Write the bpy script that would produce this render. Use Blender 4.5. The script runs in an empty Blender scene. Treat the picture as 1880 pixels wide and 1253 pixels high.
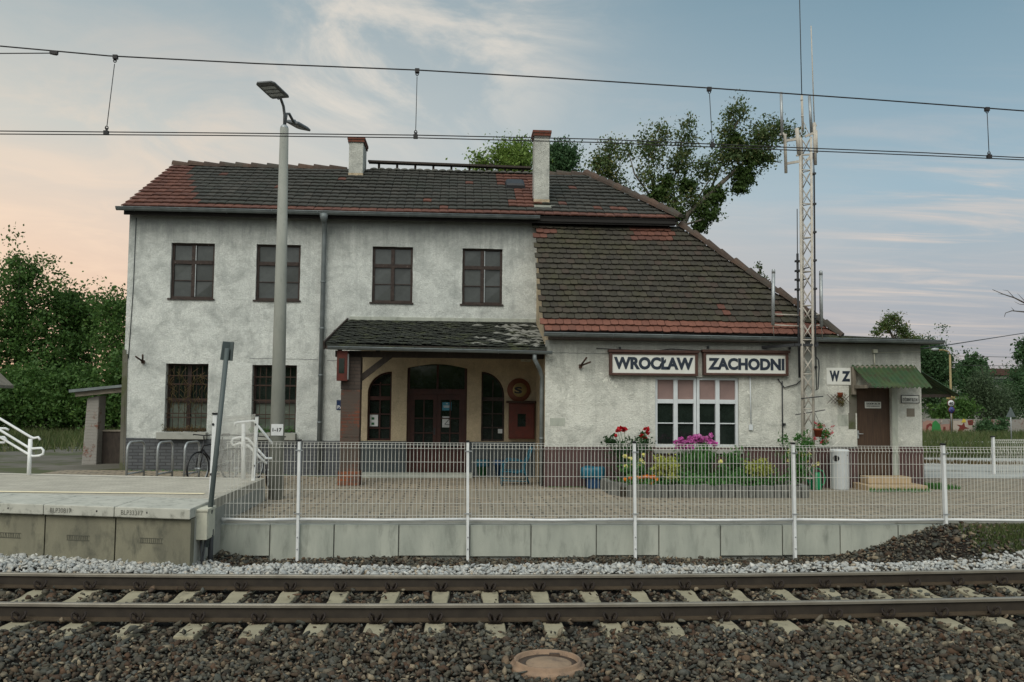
import bpy, math, random
import numpy as np
from mathutils import Vector, Matrix
from mathutils.geometry import tessellate_polygon
random.seed(7); rng = np.random.default_rng(7)
SC = bpy.context.scene; COL = SC.collection
PI = math.pi
# ------------------------------------------------------------------ camera
FPX = 1620.; TH = math.radians(3.45); PH = math.atan(.065); RO = .009; CX, CY = 940., 626.5
C = Vector((0, 0, 2.15))
F = Vector((math.sin(TH)*math.cos(PH), math.cos(TH)*math.cos(PH), math.sin(PH)))
R = Vector((math.cos(TH), -math.sin(TH), 0)); U = R.cross(F)
def ray(px, py):
    u = (px-CX)/FPX; v = (CY-py)/FPX
    a = u*math.cos(RO)-v*math.sin(RO); b = u*math.sin(RO)+v*math.cos(RO)
    return F+R*a+U*b
def at(px, py, Y):
    d = ray(px, py); return C+d*((Y-C.y)/d.y)
def atz(px, py, z):
    d = ray(px, py); return C+d*((z-C.z)/d.z)
def atx(px, py, X):
    d = ray(px, py); return C+d*(X/d.x)
def rect(x0, y0, x1, y1, Y):
    a, b, c, d = at(x0, y0, Y), at(x1, y0, Y), at(x0, y1, Y), at(x1, y1, Y)
    return ((a.x+c.x)/2, (b.x+d.x)/2, (c.z+d.z)/2, (a.z+b.z)/2)
cd = bpy.data.cameras.new("camera"); cam = bpy.data.objects.new("camera", cd); COL.objects.link(cam)
cx = R*math.cos(RO)+U*math.sin(RO); cy = -R*math.sin(RO)+U*math.cos(RO)
M = Matrix.Identity(4)
for i in range(3):
    M[i][0] = cx[i]; M[i][1] = cy[i]; M[i][2] = -F[i]; M[i][3] = C[i]
cam.matrix_world = M
cd.sensor_width = 36; cd.lens = FPX/1880*36; cd.clip_end = 3000; cd.clip_start = .05
SC.camera = cam
# ------------------------------------------------------------------ materials
class NT:
    def __init__(s, tree): s.t = tree; s.n = tree.nodes; s.l = tree.links
    def new(s, typ, **kw):
        n = s.n.new(typ)
        for k, v in kw.items(): setattr(n, k, v)
        return n
    def link(s, a, b): s.l.new(a, b)
    def setin(s, sock, v):
        if hasattr(v, 'is_linked') or hasattr(v, 'links'): s.l.new(v, sock)
        elif isinstance(v, (tuple, list)) and len(v) == 3 and sock.type == 'RGBA': sock.default_value = (*v, 1)
        else: sock.default_value = v
    def math(s, op, a, b=0., clamp=False):
        n = s.new('ShaderNodeMath', operation=op, use_clamp=clamp); s.setin(n.inputs[0], a); s.setin(n.inputs[1], b); return n.outputs[0]
    def mix(s, f, a, b, blend='MIX'):
        n = s.new('ShaderNodeMix', data_type='RGBA', blend_type=blend); s.setin(n.inputs[0], f); s.setin(n.inputs[6], a); s.setin(n.inputs[7], b); return n.outputs[2]
    def ramp(s, f, stops, interp='LINEAR'):
        n = s.new('ShaderNodeValToRGB'); cr = n.color_ramp; cr.interpolation = interp
        while len(cr.elements) < len(stops): cr.elements.new(.5)
        for e, (p, c) in zip(cr.elements, stops):
            e.position = p; e.color = (*c, 1) if isinstance(c, (tuple, list)) else (c, c, c, 1)
        s.setin(n.inputs[0], f); return n.outputs[0]
    def noise(s, vec, scale, detail=4., rough=.55, dist=0.):
        n = s.new('ShaderNodeTexNoise'); n.inputs['Scale'].default_value = scale; n.inputs['Detail'].default_value = detail
        n.inputs['Roughness'].default_value = rough; n.inputs['Distortion'].default_value = dist; s.link(vec, n.inputs['Vector']); return n.outputs[0]
    def pos(s, scale=(1, 1, 1), rot=(0, 0, 0)):
        g = s.new('ShaderNodeNewGeometry'); m = s.new('ShaderNodeMapping'); s.link(g.outputs['Position'], m.inputs[0])
        m.inputs['Scale'].default_value = scale; m.inputs['Rotation'].default_value = rot; return m.outputs[0]
    def island(s): return s.new('ShaderNodeNewGeometry').outputs['Random Per Island']
def newmat(name):
    m = bpy.data.materials.new(name); m.use_nodes = True; t = NT(m.node_tree)
    b = [n for n in t.n if n.type == 'BSDF_PRINCIPLED'][0]
    return m, t, b
def bump(t, b, h, strength=.4, dist=.02):
    n = t.new('ShaderNodeBump'); n.inputs['Strength'].default_value = strength; n.inputs['Distance'].default_value = dist
    t.setin(n.inputs['Height'], h); t.link(n.outputs[0], b.inputs['Normal'])
def mat(name, c, rough=.7, metal=0., c2=None, scale=6., lo=.35, hi=.65, c3=None, scale3=1.5, lo3=.55, hi3=.75, bmp=0., bscale=60., bdist=.01, spec=.3, stretch=(1, 1, 1), isl=0.):
    m, t, b = newmat(name)
    b.inputs['Roughness'].default_value = rough; b.inputs['Metallic'].default_value = metal
    b.inputs['Specular IOR Level'].default_value = spec
    p = t.pos(stretch)
    col = (*c, 1)
    out = None
    if c2 is None: c2 = tuple(x*.8 for x in c)
    out = t.mix(t.ramp(t.noise(p, scale, 6., .6), [(lo, 0.), (hi, 1.)]), c, c2)
    if c3: out = t.mix(t.ramp(t.noise(p, scale3, 6., .65, .3), [(lo3, 0.), (hi3, 1.)]), out, c3)
    if isl: out = t.mix(t.math('MULTIPLY', t.island(), isl), out, (0, 0, 0))
    t.setin(b.inputs['Base Color'], out)
    if bmp: bump(t, b, t.noise(t.pos(), bscale, 4., .6), bmp, bdist)
    return m
def flat(name, c, rough=.5, metal=0., spec=.4):
    return mat(name, c, rough, metal, c2=tuple(x*.88 for x in c), scale=9, spec=spec)
def plaster(name, base, patch, dark, rust=None, ztop=6.45, zfoot=1.1, grit=.55):
    m, t, b = newmat(name); b.inputs['Roughness'].default_value = .92; b.inputs['Specular IOR Level'].default_value = .15
    p = t.pos(); sc3 = lambda c, k: tuple(x*k for x in c)
    c = t.mix(t.ramp(t.noise(p, .7, 6., .68), [(.36, 0.), (.66, 1.)]), base, patch)
    c = t.mix(t.ramp(t.noise(p, 1.9, 9., .76, .4), [(.46, 0.), (.68, .9)]), c, dark)                # blotches
    c = t.mix(t.ramp(t.noise(t.pos((6, 6, .5)), 1., 7., .65), [(.54, 0.), (.80, .6)]), c, dark)        # run-off streaks
    c = t.mix(t.ramp(t.noise(p, 8., 8., .8), [(.44, .0), (.66, grit)]), c, sc3(patch, .70))
    c = t.mix(t.ramp(t.noise(p, 26., 5., .8), [(.45, .0), (.64, grit)]), c, sc3(patch, .58))           # gritty spatter
    c = t.mix(t.ramp(t.noise(p, 60., 3., .7), [(.56, .0), (.70, .7)]), c, sc3(dark, .8))
    c = t.mix(t.ramp(t.noise(p, 5., 9., .82), [(.62, 0.), (.70, .6)]), c, sc3(dark, .55))
    if rust:
        c = t.mix(t.ramp(t.noise(p, 1.7, 8., .75, .5), [(.64, 0.), (.70, .8)]), c, rust)
        c = t.mix(t.ramp(t.noise(p, 1.15, 8., .72, .8), [(.63, 0.), (.645, .75)]), c, sc3(base, 1.08))    # newer render patches
    g = t.new('ShaderNodeNewGeometry'); sx = t.new('ShaderNodeSeparateXYZ'); t.link(g.outputs['Position'], sx.inputs[0])
    zz = t.math('ADD', sx.outputs[2], t.math('MULTIPLY', t.noise(t.pos((5, 5, .4)), 1., 6., .7), 1.6))
    run = t.ramp(t.math('SUBTRACT', zz, ztop-.25), [(.0, 0.), (.85, .75)]); c = t.mix(run, c, sc3(dark, .75))       # soot run-off washed down from the gutter
    ft = t.ramp(t.math('ADD', t.math('MULTIPLY', sx.outputs[2], -1.), t.math('ADD', t.math('MULTIPLY', t.noise(p, 3., 8., .75), 1.3), zfoot-.1)), [(.25, 0.), (.85, .65)]); c = t.mix(ft, c, sc3(dark, .9))   # splash dirt at the foot
    t.setin(b.inputs['Base Color'], c)
    h = t.math('ADD', t.noise(p, 45., 4., .7), t.math('MULTIPLY', t.noise(p, 4., 3.), 1.2))
    bump(t, b, h, .9, .035)
    return m
def brickmat(name, c1, c2, mortar, sc=1., paint=None, plo=.5, phi=.6, vertical=True, bw=.25, rh=.075, ms=.01, rot=0., bmp=.5, c4=None):
    m, t, b = newmat(name); b.inputs['Roughness'].default_value = .85; b.inputs['Specular IOR Level'].default_value = .2
    br = t.new('ShaderNodeTexBrick'); br.inputs['Scale'].default_value = sc; br.inputs['Brick Width'].default_value = bw; br.inputs['Row Height'].default_value = rh
    br.inputs['Mortar Size'].default_value = ms; br.inputs['Bias'].default_value = 0.
    g = t.new('ShaderNodeNewGeometry'); s = t.new('ShaderNodeSeparateXYZ'); t.link(g.outputs['Position'], s.inputs[0])
    cb = t.new('ShaderNodeCombineXYZ')
    if vertical:
        t.setin(cb.inputs[0], t.math('ADD', s.outputs[0], s.outputs[1])); t.link(s.outputs[2], cb.inputs[1])
    else:
        ca, sa = math.cos(rot), math.sin(rot)
        t.setin(cb.inputs[0], t.math('ADD', t.math('MULTIPLY', s.outputs[0], ca), t.math('MULTIPLY', s.outputs[1], sa)))
        t.setin(cb.inputs[1], t.math('ADD', t.math('MULTIPLY', s.outputs[0], -sa), t.math('MULTIPLY', s.outputs[1], ca)))
    t.link(cb.outputs[0], br.inputs['Vector'])
    br.inputs['Color1'].default_value = (*c1, 1); br.inputs['Color2'].default_value = (*c2, 1); br.inputs['Mortar'].default_value = (*mortar, 1)
    c = br.outputs['Color']; p = t.pos()
    c = t.mix(t.ramp(t.noise(p, 2., 8., .7), [(.4, 0.), (.75, .7)]), c, tuple(x*.5 for x in c1))
    if c4: c = t.mix(t.ramp(t.noise(p, .45, 6., .65), [(.45, 0.), (.65, .7)]), c, c4)
    if paint: c = t.mix(t.ramp(t.noise(p, 1.6, 8., .75), [(plo, 1.), (phi, 0.)]), c, paint)
    t.setin(b.inputs['Base Color'], c)
    bump(t, b, t.math('ADD', t.math('MULTIPLY', br.outputs['Fac'], -1.), t.math('MULTIPLY', t.noise(p, 40.), .6)), bmp, .012)
    return m
def leafmat(name, cs, trans=.35):
    m, t, b = newmat(name); b.inputs['Roughness'].default_value = .55; b.inputs['Specular IOR Level'].default_value = .25
    n = len(cs); i = t.island()
    c = t.ramp(i, [(k/(n-1), cs[k]) for k in range(n)])
    c = t.mix(t.ramp(t.noise(t.pos(), .9, 3.), [(.35, 0.), (.65, .6)]), c, tuple(x*.7 for x in cs[0]))
    t.setin(b.inputs['Base Color'], c)
    tr = t.new('ShaderNodeBsdfTranslucent'); t.link(c, tr.inputs['Color'])
    mx = t.new('ShaderNodeMixShader'); mx.inputs[0].default_value = trans
    o = [x for x in t.n if x.type == 'OUTPUT_MATERIAL'][0]
    t.link(b.outputs[0], mx.inputs[1]); t.link(tr.outputs[0], mx.inputs[2]); t.link(mx.outputs[0], o.inputs[0])
    return m
def tilemat(name, cs, moss=None, ml=.5, mh=.62):
    m, t, b = newmat(name); b.inputs['Roughness'].default_value = .85; b.inputs['Specular IOR Level'].default_value = .2
    n = len(cs); p = t.pos()
    c = t.ramp(t.island(), [(k/(n-1), cs[k]) for k in range(n)])
    c = t.mix(t.ramp(t.noise(p, 14., 6., .75), [(.4, 0.), (.75, .6)]), c, tuple(x*.45 for x in cs[0]))
    if moss: c = t.mix(t.ramp(t.noise(p, 1.1, 8., .75), [(ml, 0.), (mh, .75)]), c, moss)
    t.setin(b.inputs['Base Color'], c); bump(t, b, t.noise(p, 50.), .35, .01)
    return m
def glassmat(name, c, rough=.06, dirt=.25, spec=.6):
    m, t, b = newmat(name); b.inputs['Specular IOR Level'].default_value = spec
    p = t.pos()
    c0_ = t.mix(t.ramp(t.noise(p, 3., 6., .7), [(.35, 0.), (.8, 1.)]), c, tuple(min(1, x*1.9+.004) for x in c))
    t.setin(b.inputs['Base Color'], t.mix(t.math('MULTIPLY', t.island(), .5), c0_, tuple(x*.25 for x in c)))
    t.setin(b.inputs['Roughness'], t.ramp(t.noise(p, 6., 5.), [(.3, rough), (.8, rough+dirt)]))
    bump(t, b, t.noise(p, 1.3, 2.), .06, .05)
    return m
MT = {}
MT['wallA'] = plaster('plaster_grey_white', (.80, .82, .78), (.68, .705, .675), (.30, .32, .31))
MT['wallB'] = plaster('plaster_weathered', (.80, .80, .73), (.69, .69, .63), (.33, .34, .31), (.44, .35, .24), 3.45, 1.1, .36)
MT['chimney'] = plaster('chimney_render', (.66, .66, .60), (.54, .545, .50), (.30, .31, .29), None, 40., -9., .4)
MT['cream'] = plaster('plaster_cream', (.66, .54, .37), (.58, .475, .33), (.38, .31, .22), None, 40., 1.0, .4)
MT['plinthA'] = brickmat('painted_grey_brick', (.12, .125, .13), (.09, .095, .105), (.05, .052, .055), paint=None, c4=(.08, .088, .10))
MT['plinthB'] = mat('maroon_plinth', (.085, .046, .042), .7, c2=(.06, .035, .034), scale=2., c3=(.13, .10, .09), scale3=5., lo3=.66, hi3=.74, bmp=.3)
MT['plinthC'] = mat('teal_grey_plinth', (.06, .072, .076), .6, c2=(.042, .052, .056), scale=2.5, bmp=.2)
MT['brick'] = brickmat('old_red_brick', (.20, .07, .042), (.12, .05, .036), (.10, .085, .07), paint=(.085, .066, .055), plo=.46, phi=.58)
MT['brickleft'] = brickmat('flaking_brick', (.22, .09, .06), (.16, .075, .055), (.2, .18, .15), paint=(.27, .255, .235), plo=.54, phi=.60, bmp=.8)
MT['conc'] = mat('concrete', (.34, .34, .31), .9, c2=(.27, .275, .25), scale=3., c3=(.19, .20, .18), scale3=6., lo3=.58, hi3=.78, bmp=.25, spec=.15)
MT['conclite'] = mat('pale_concrete', (.44, .455, .40), .9, c2=(.33, .35, .31), scale=2.2, c3=(.20, .215, .19), scale3=3.2, lo3=.52, hi3=.76, bmp=.25, spec=.15, stretch=(1.6, 1, .45), isl=.16)
MT['panel'] = mat('stained_concrete', (.245, .232, .17), .9, c2=(.175, .168, .128), scale=1.4, c3=(.095, .095, .078), scale3=3.6, lo3=.50, hi3=.74, bmp=.3, spec=.12, stretch=(1.6, 1, .7), isl=.22)
MT['coping'] = mat('coping_concrete', (.48, .475, .42), .9, c2=(.40, .40, .355), scale=4., c3=(.19, .19, .165), scale3=8., lo3=.54, hi3=.72, bmp=.35, spec=.12)
MT['sleeper'] = mat('sleeper_concrete', (.34, .305, .215), .9, c2=(.26, .235, .165), scale=4., c3=(.15, .13, .10), scale3=7., lo3=.55, hi3=.75, bmp=.4, spec=.12)
MT['deck'] = brickmat('platform_paver', (.50, .47, .395), (.44, .41, .345), (.33, .31, .265), vertical=False, bw=.2, rh=.1, ms=.006, bmp=.2)
MT['slab'] = mat('platform_slab', (.5, .49, .44), .9, c2=(.42, .41, .37), scale=2., bmp=.15, spec=.12)
MT['paver'] = brickmat('block_paving', (.39, .325, .24), (.27, .23, .175), (.085, .075, .06), vertical=False, bw=.40, rh=.20, ms=.022, rot=0., bmp=.6, c4=(.24, .215, .165))
MT['yellow'] = mat('cream_yellow_line', (.86, .76, .52), .7, c2=(.78, .69, .48), scale=8)
MT['tactile'] = mat('pale_tactile_strip', (.58, .55, .47), .8, c2=(.5, .47, .41), scale=9)
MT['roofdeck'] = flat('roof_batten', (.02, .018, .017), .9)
MT['tile_dark'] = tilemat('dark_tile', [(.050, .050, .045), (.070, .068, .060), (.058, .057, .050), (.085, .080, .070)], (.05, .055, .046))
MT['tile_beaver'] = tilemat('mossy_tile', [(.046, .042, .035), (.062, .055, .045), (.054, .050, .038), (.074, .067, .052), (.072, .054, .044)], (.062, .060, .032), .50, .68)
MT['tile_red'] = tilemat('red_tile', [(.135, .062, .046), (.17, .078, .058), (.115, .056, .044), (.155, .074, .058)], (.10, .06, .05), .58, .75)
MT['tile_new'] = tilemat('new_red_tile', [(.175, .078, .058), (.21, .092, .066), (.155, .072, .054)], (.20, .08, .06), .6, .8)
MT['ridge'] = tilemat('ridge_tile', [(.065, .05, .042), (.10, .07, .055), (.12, .075, .055)], (.07, .07, .06))
MT['felt'] = mat('peeling_roof_felt', (.028, .031, .028), .85, c2=(.05, .055, .042), scale=7., c3=(.085, .095, .05), scale3=3.2, lo3=.52, hi3=.68, bmp=.9, bscale=22., bdist=.05)
MT['flake'] = mat('peeled_felt', (.19, .188, .168), .85, c2=(.2, .2, .18), scale=20)
MT['zinc'] = mat('zinc_gutter', (.20, .225, .23), .5, .25, c2=(.14, .16, .165), scale=5., bmp=.1)
MT['galv'] = mat('galvanised_steel', (.40, .42, .43), .45, .5, c2=(.30, .32, .33), scale=20.)
MT['mast'] = mat('pale_mast_steel', (.50, .46, .40), .6, .0, c2=(.38, .35, .31), scale=9., c3=(.25, .18, .13), scale3=14., lo3=.66, hi3=.76)
MT['white'] = mat('white_coated_steel', (.74, .75, .75), .45, .0, c2=(.64, .655, .655), scale=7.)
MT['wire'] = mat('white_fence_wire', (.64, .63, .58), .5, .0, c2=(.54, .53, .49), scale=3.)
MT['frame'] = mat('weathered_brown_paint', (.026, .018, .016), .65, c2=(.05, .034, .028), scale=14., c3=(.22, .19, .17), scale3=24., lo3=.64, hi3=.72, bmp=.3)
MT['oxblood'] = mat('oxblood_paint', (.055, .018, .013), .5, c2=(.035, .013, .011), scale=5., c3=(.30, .25, .20), scale3=19., lo3=.72, hi3=.76, bmp=.15)
MT['pvc'] = mat('white_pvc', (.60, .63, .65), .4, c2=(.54, .57, .59), scale=5.)
MT['glassup'] = glassmat('dusty_glass', (.052, .057, .055))
MT['glassdark'] = glassmat('dark_glass', (.012, .018, .015), .04, .08, .6)
MT['glasscurtain'] = glassmat('glass_over_curtain', (.12, .14, .115))
MT['blind'] = mat('pink_blind', (.255, .175, .16), .9, c2=(.215, .15, .14), scale=3)
MT['curtain'] = mat('pale_green_curtain', (.24, .27, .22), .9, c2=(.17, .2, .165), scale=5, stretch=(6, 6, .4))
MT['rust'] = mat('rusty_iron', (.06, .034, .024), .85, c2=(.038, .025, .02), scale=20., c3=(.10, .048, .03), scale3=15.)
MT['door'] = mat('brown_door_wood', (.072, .043, .027), .55, c2=(.05, .029, .019), scale=4., stretch=(9, 9, .6), c3=(.045, .028, .02), scale3=2., bmp=.25)
MT['step'] = mat('sandy_tile_step', (.42, .315, .19), .7, c2=(.35, .26, .16), scale=5, bmp=.1)
MT['greensheet'] = mat('green_corrugated', (.035, .075, .036), .75, c2=(.058, .085, .034), scale=3., c3=(.05, .05, .028), scale3=5., lo3=.5, hi3=.66, bmp=.1)
MT['wood'] = mat('dark_timber', (.035, .028, .024), .8, c2=(.055, .043, .035), scale=5., stretch=(3, 3, 1), bmp=.3)
MT['lightwood'] = mat('grey_timber', (.24, .21, .17), .85, c2=(.17, .15, .12), scale=6., bmp=.3)
MT['black'] = flat('black_plastic', (.012, .012, .014), .45)
MT['cable'] = flat('dark_cable', (.03, .032, .036), .55)
MT['copper'] = flat('catenary_wire', (.022, .02, .022), .6)
MT['signwhite'] = mat('enamel_white', (.68, .685, .65), .35, c2=(.62, .62, .575), scale=3., c3=(.45, .38, .28), scale3=6., lo3=.70, hi3=.78)
MT['signframe'] = mat('rust_brown_frame', (.085, .042, .032), .7, c2=(.06, .032, .027), scale=9)
MT['ink'] = flat('navy_lettering', (.018, .027, .045), .5)
MT['inkgrey'] = flat('black_lettering', (.02, .022, .024), .5)
MT['blue'] = flat('navy_blue_enamel', (.008, .025, .085), .4)
MT['orange'] = mat('faded_orange', (.17, .052, .024), .5, c2=(.12, .042, .022), scale=4)
MT['gold'] = mat('faded_yellow', (.36, .27, .115), .5, c2=(.30, .22, .10), scale=4)
MT['redbox'] = mat('red_metal', (.115, .024, .015), .5, c2=(.075, .018, .013), scale=5, c3=(.07, .03, .02), scale3=8)
MT['paper'] = flat('white_paper', (.62, .63, .64), .8)
MT['cyan'] = flat('blue_notice', (.05, .23, .33), .6)
MT['rail_side'] = mat('rusted_rail', (.045, .032, .020), .75, .0, c2=(.062, .045, .028), scale=5., stretch=(2, 1, 6), bmp=.2)
MT['rail_top'] = mat('polished_rail_head', (.30, .275, .23), .42, .5, c2=(.22, .195, .16), scale=3.)
MT['rail_dark'] = mat('rail_head_side', (.045, .036, .027), .65, .1, c2=(.03, .024, .019), scale=6.)
MT['clip'] = mat('dark_rail_clip', (.03, .022, .018), .7, .2)
MT['postconc'] = mat('spun_concrete', (.31, .315, .285), .85, c2=(.235, .245, .22), scale=2., c3=(.20, .21, .19), scale3=10., lo3=.55, hi3=.8, bmp=.2, stretch=(1, 1, .4), spec=.15)
MT['lamp'] = flat('grey_lamp_housing', (.10, .108, .112), .5)
MT['lens'] = flat('lamp_lens', (.33, .35, .35), .2)
MT['darkgreen'] = flat('grey_green_paint', (.085, .105, .105), .55)
MT['boxgrey'] = mat('weathered_grey_box', (.60, .59, .48), .6, c2=(.48, .47, .39), scale=6., c3=(.28, .2, .12), scale3=8., lo3=.62, hi3=.75)
MT['binblue'] = flat('blue_bin_plastic', (.012, .05, .12), .45)
MT['bagblue'] = mat('blue_bag', (.01, .115, .17), .4, c2=(.008, .08, .125), scale=12, bmp=.4, bscale=20)
MT['green_p'] = flat('green_plastic', (.006, .25, .095), .4)
MT['tubgreen'] = flat('dark_green_tub', (.01, .10, .035), .5)
MT['teal'] = mat('teal_fabric', (.012, .10, .14), .7, c2=(.01, .06, .09), scale=8, bmp=.3, bscale=25)
MT['terracotta'] = mat('terracotta', (.26, .065, .03), .75, c2=(.2, .05, .026), scale=9)
MT['soil'] = mat('bed_soil', (.04, .03, .022), .95, c2=(.03, .035, .018), scale=9, bmp=.5, bscale=30)
MT['manhole'] = mat('rusty_manhole', (.31, .205, .135), .7, c2=(.21, .145, .10), scale=5., c3=(.10, .07, .052), scale3=9., lo3=.55, hi3=.7, bmp=.3)
MT['manhole2'] = mat('rusty_manhole_lid', (.32, .225, .15), .7, c2=(.22, .155, .105), scale=6., c3=(.15, .10, .08), scale3=7., bmp=.4)
MT['palisade'] = mat('dull_concrete_palisade', (.155, .155, .14), .9, c2=(.10, .102, .092), scale=5., c3=(.075, .08, .072), scale3=3., lo3=.5, hi3=.7, bmp=.3)
MT['shaft'] = brickmat('dark_painted_brick', (.095, .072, .06), (.075, .06, .052), (.055, .047, .042))
MT['brickfoot'] = brickmat('orange_brick', (.30, .095, .04), (.20, .07, .04), (.14, .11, .08), paint=(.09, .06, .05), plo=.42, phi=.52)
MT['panelstamp'] = mat('panel_imprint', (.10, .098, .078), .9)
MT['stampgrey'] = mat('shaded_concrete_imprint', (.16, .16, .14), .9)
MT['lamppost'] = mat('dull_yellow_paint', (.33, .26, .13), .7, c2=(.24, .19, .10), scale=3.)
MT['capbrick'] = brickmat('chimney_brick', (.19, .065, .042), (.14, .05, .036), (.10, .07, .055))
MT['groove'] = mat('dirty_cast_iron', (.055, .042, .033), .8, c2=(.10, .065, .045), scale=7., bmp=.4)
MT['bark'] = mat('bark', (.085, .072, .058), .9, c2=(.055, .046, .038), scale=8., bmp=.5, stretch=(1, 1, .3))
MT['barkpale'] = mat('pale_bark', (.17, .155, .13), .9, c2=(.09, .08, .068), scale=8., bmp=.5, stretch=(1, 1, .3))
# ground material: dark ballast dirt near the track, soil/grass further off
def groundmat():
    m, t, b = newmat('earth_and_grass'); b.inputs['Roughness'].default_value = .95; b.inputs['Specular IOR Level'].default_value = .1
    p = t.pos(); g = t.new('ShaderNodeNewGeometry'); s = t.new('ShaderNodeSeparateXYZ'); t.link(g.outputs['Position'], s.inputs[0])
    near = t.mix(t.noise(p, 22., 5., .7), (.010, .008, .007), (.035, .03, .025))
    grass = t.mix(t.ramp(t.noise(p, .35, 8., .7), [(.38, 0.), (.62, 1.)]), (.052, .072, .026), (.115, .10, .062))
    grass = t.mix(t.ramp(t.noise(p, 3., 6., .7), [(.4, 0.), (.7, .6)]), grass, (.045, .045, .028))
    f = t.math('MULTIPLY', t.math('SUBTRACT', s.outputs[1], 13.), 3., clamp=True)
    t.setin(b.inputs['Base Color'], t.mix(f, near, grass)); bump(t, b, t.noise(p, 25., 5.), .8, .05)
    return m
MT['ground'] = groundmat()
MT['road'] = mat('worn_asphalt_gravel', (.42, .425, .40), .95, c2=(.32, .325, .305), scale=.6, c3=(.16, .15, .115), scale3=1.3, lo3=.52, hi3=.66, bmp=.4, bscale=20, stretch=(.5, 1.6, 1))
MT['dirt'] = mat('compacted_dirt', (.15, .14, .12), .95, c2=(.10, .095, .075), scale=.8, c3=(.075, .085, .04), scale3=.7, lo3=.5, hi3=.6, bmp=.5, bscale=14)
def stonemat(name, cs):
    m, t, b = newmat(name); b.inputs['Roughness'].default_value = .85; b.inputs['Specular IOR Level'].default_value = .1
    n = len(cs); c = t.ramp(t.island(), [(k/(n-1), cs[k]) for k in range(n)])
    c = t.mix(t.ramp(t.noise(t.pos(), 55., 4., .7), [(.35, 0.), (.75, .6)]), c, tuple(x*.5 for x in cs[0]))
    c = t.mix(t.ramp(t.noise(t.pos(), 1.1, 4., .6), [(.35, .0), (.7, .45)]), c, (.05, .042, .03))
    t.setin(b.inputs['Base Color'], c); bump(t, b, t.noise(t.pos(), 90.), .3, .006)
    return m
MT['ballast'] = stonemat('crushed_ballast', [(0.044, 0.044, 0.038), (0.128, 0.116, 0.088), (0.091, 0.051, 0.034), (0.095, 0.104, 0.091), (0.207, 0.183, 0.140), (0.059, 0.039, 0.028), (0.140, 0.146, 0.132), (0.032, 0.032, 0.028), (0.128, 0.073, 0.046), (0.366, 0.305, 0.213), (0.067, 0.077, 0.071), (0.104, 0.094, 0.071)])
def whitestone():
    m, t, b = newmat('white_limestone'); b.inputs['Roughness'].default_value = .85
    c = t.ramp(t.island(), [(0., (.26, .275, .275)), (.3, (.43, .44, .425)), (.6, (.35, .35, .33)), (.85, (.55, .545, .51)), (1., (.33, .27, .19))])
    c = t.mix(t.ramp(t.noise(t.pos(), 40., 4., .7), [(.45, 0.), (.75, .6)]), c, (.25, .25, .25))
    t.setin(b.inputs['Base Color'], c); return m
MT['whitestone'] = whitestone()
G_ = lambda *a: a
MT['leaf_big'] = leafmat('deep_green_leaves', [(0.059, 0.125, 0.032), (0.097, 0.187, 0.042), (0.071, 0.150, 0.038), (0.133, 0.224, 0.050)])
MT['leaf_poplar'] = leafmat('poplar_leaves', [(0.067, 0.113, 0.041), (0.105, 0.164, 0.053), (0.086, 0.135, 0.049), (0.164, 0.202, 0.067), (0.224, 0.187, 0.067)])
MT['leaf_bright'] = leafmat('bright_leaves', [(0.138, 0.237, 0.050), (0.213, 0.300, 0.062), (0.163, 0.250, 0.056)])
MT['leaf_dark'] = leafmat('dark_leaves', [(0.052, 0.113, 0.048), (0.083, 0.159, 0.062), (0.066, 0.129, 0.052)])
MT['leaf_mist'] = leafmat('mistletoe_leaves', [(0.056, 0.105, 0.025), (0.077, 0.126, 0.031), (0.063, 0.112, 0.028)])
MT['leaf_willow'] = leafmat('willow_leaves', [(0.083, 0.128, 0.068), (0.112, 0.158, 0.083), (0.090, 0.143, 0.068)])
MT['leaf_rose'] = leafmat('rose_leaves', [(0.027, 0.068, 0.027), (0.045, 0.105, 0.036), (0.036, 0.083, 0.030)])
MT['leaf_gold'] = leafmat('golden_shrub_leaves', [(0.383, 0.427, 0.068), (0.540, 0.540, 0.102), (0.247, 0.315, 0.068), (0.450, 0.450, 0.135)])
MT['leaf_bed'] = leafmat('bed_leaves', [(0.058, 0.186, 0.039), (0.088, 0.234, 0.051), (0.070, 0.176, 0.051)])
MT['leaf_dry'] = leafmat('dry_weeds', [(0.120, 0.078, 0.036), (0.168, 0.120, 0.054), (0.096, 0.102, 0.036), (0.132, 0.060, 0.034)])
MT['grassblade'] = leafmat('grass_blades', [(0.068, 0.112, 0.033), (0.112, 0.150, 0.048), (0.180, 0.173, 0.083), (0.083, 0.128, 0.038)])
MT['petal_red'] = leafmat('red_petals', [(.50, .012, .022), (.62, .02, .03), (.42, .01, .02)], .2)
MT['petal_pink'] = leafmat('magenta_petals', [(.55, .10, .40), (.68, .18, .50), (.48, .08, .33), (.75, .34, .62)], .2)
MT['petal_orange'] = leafmat('orange_petals', [(.75, .20, .012), (.85, .30, .02), (.65, .14, .012)], .2)
MT['petal_yellow'] = leafmat('pale_yellow_petals', [(.72, .68, .22), (.80, .76, .34), (.78, .70, .12)], .2)
MT['petal_coral'] = leafmat('coral_petals', [(.52, .05, .07), (.62, .10, .12), (.45, .04, .06)], .2)
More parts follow.
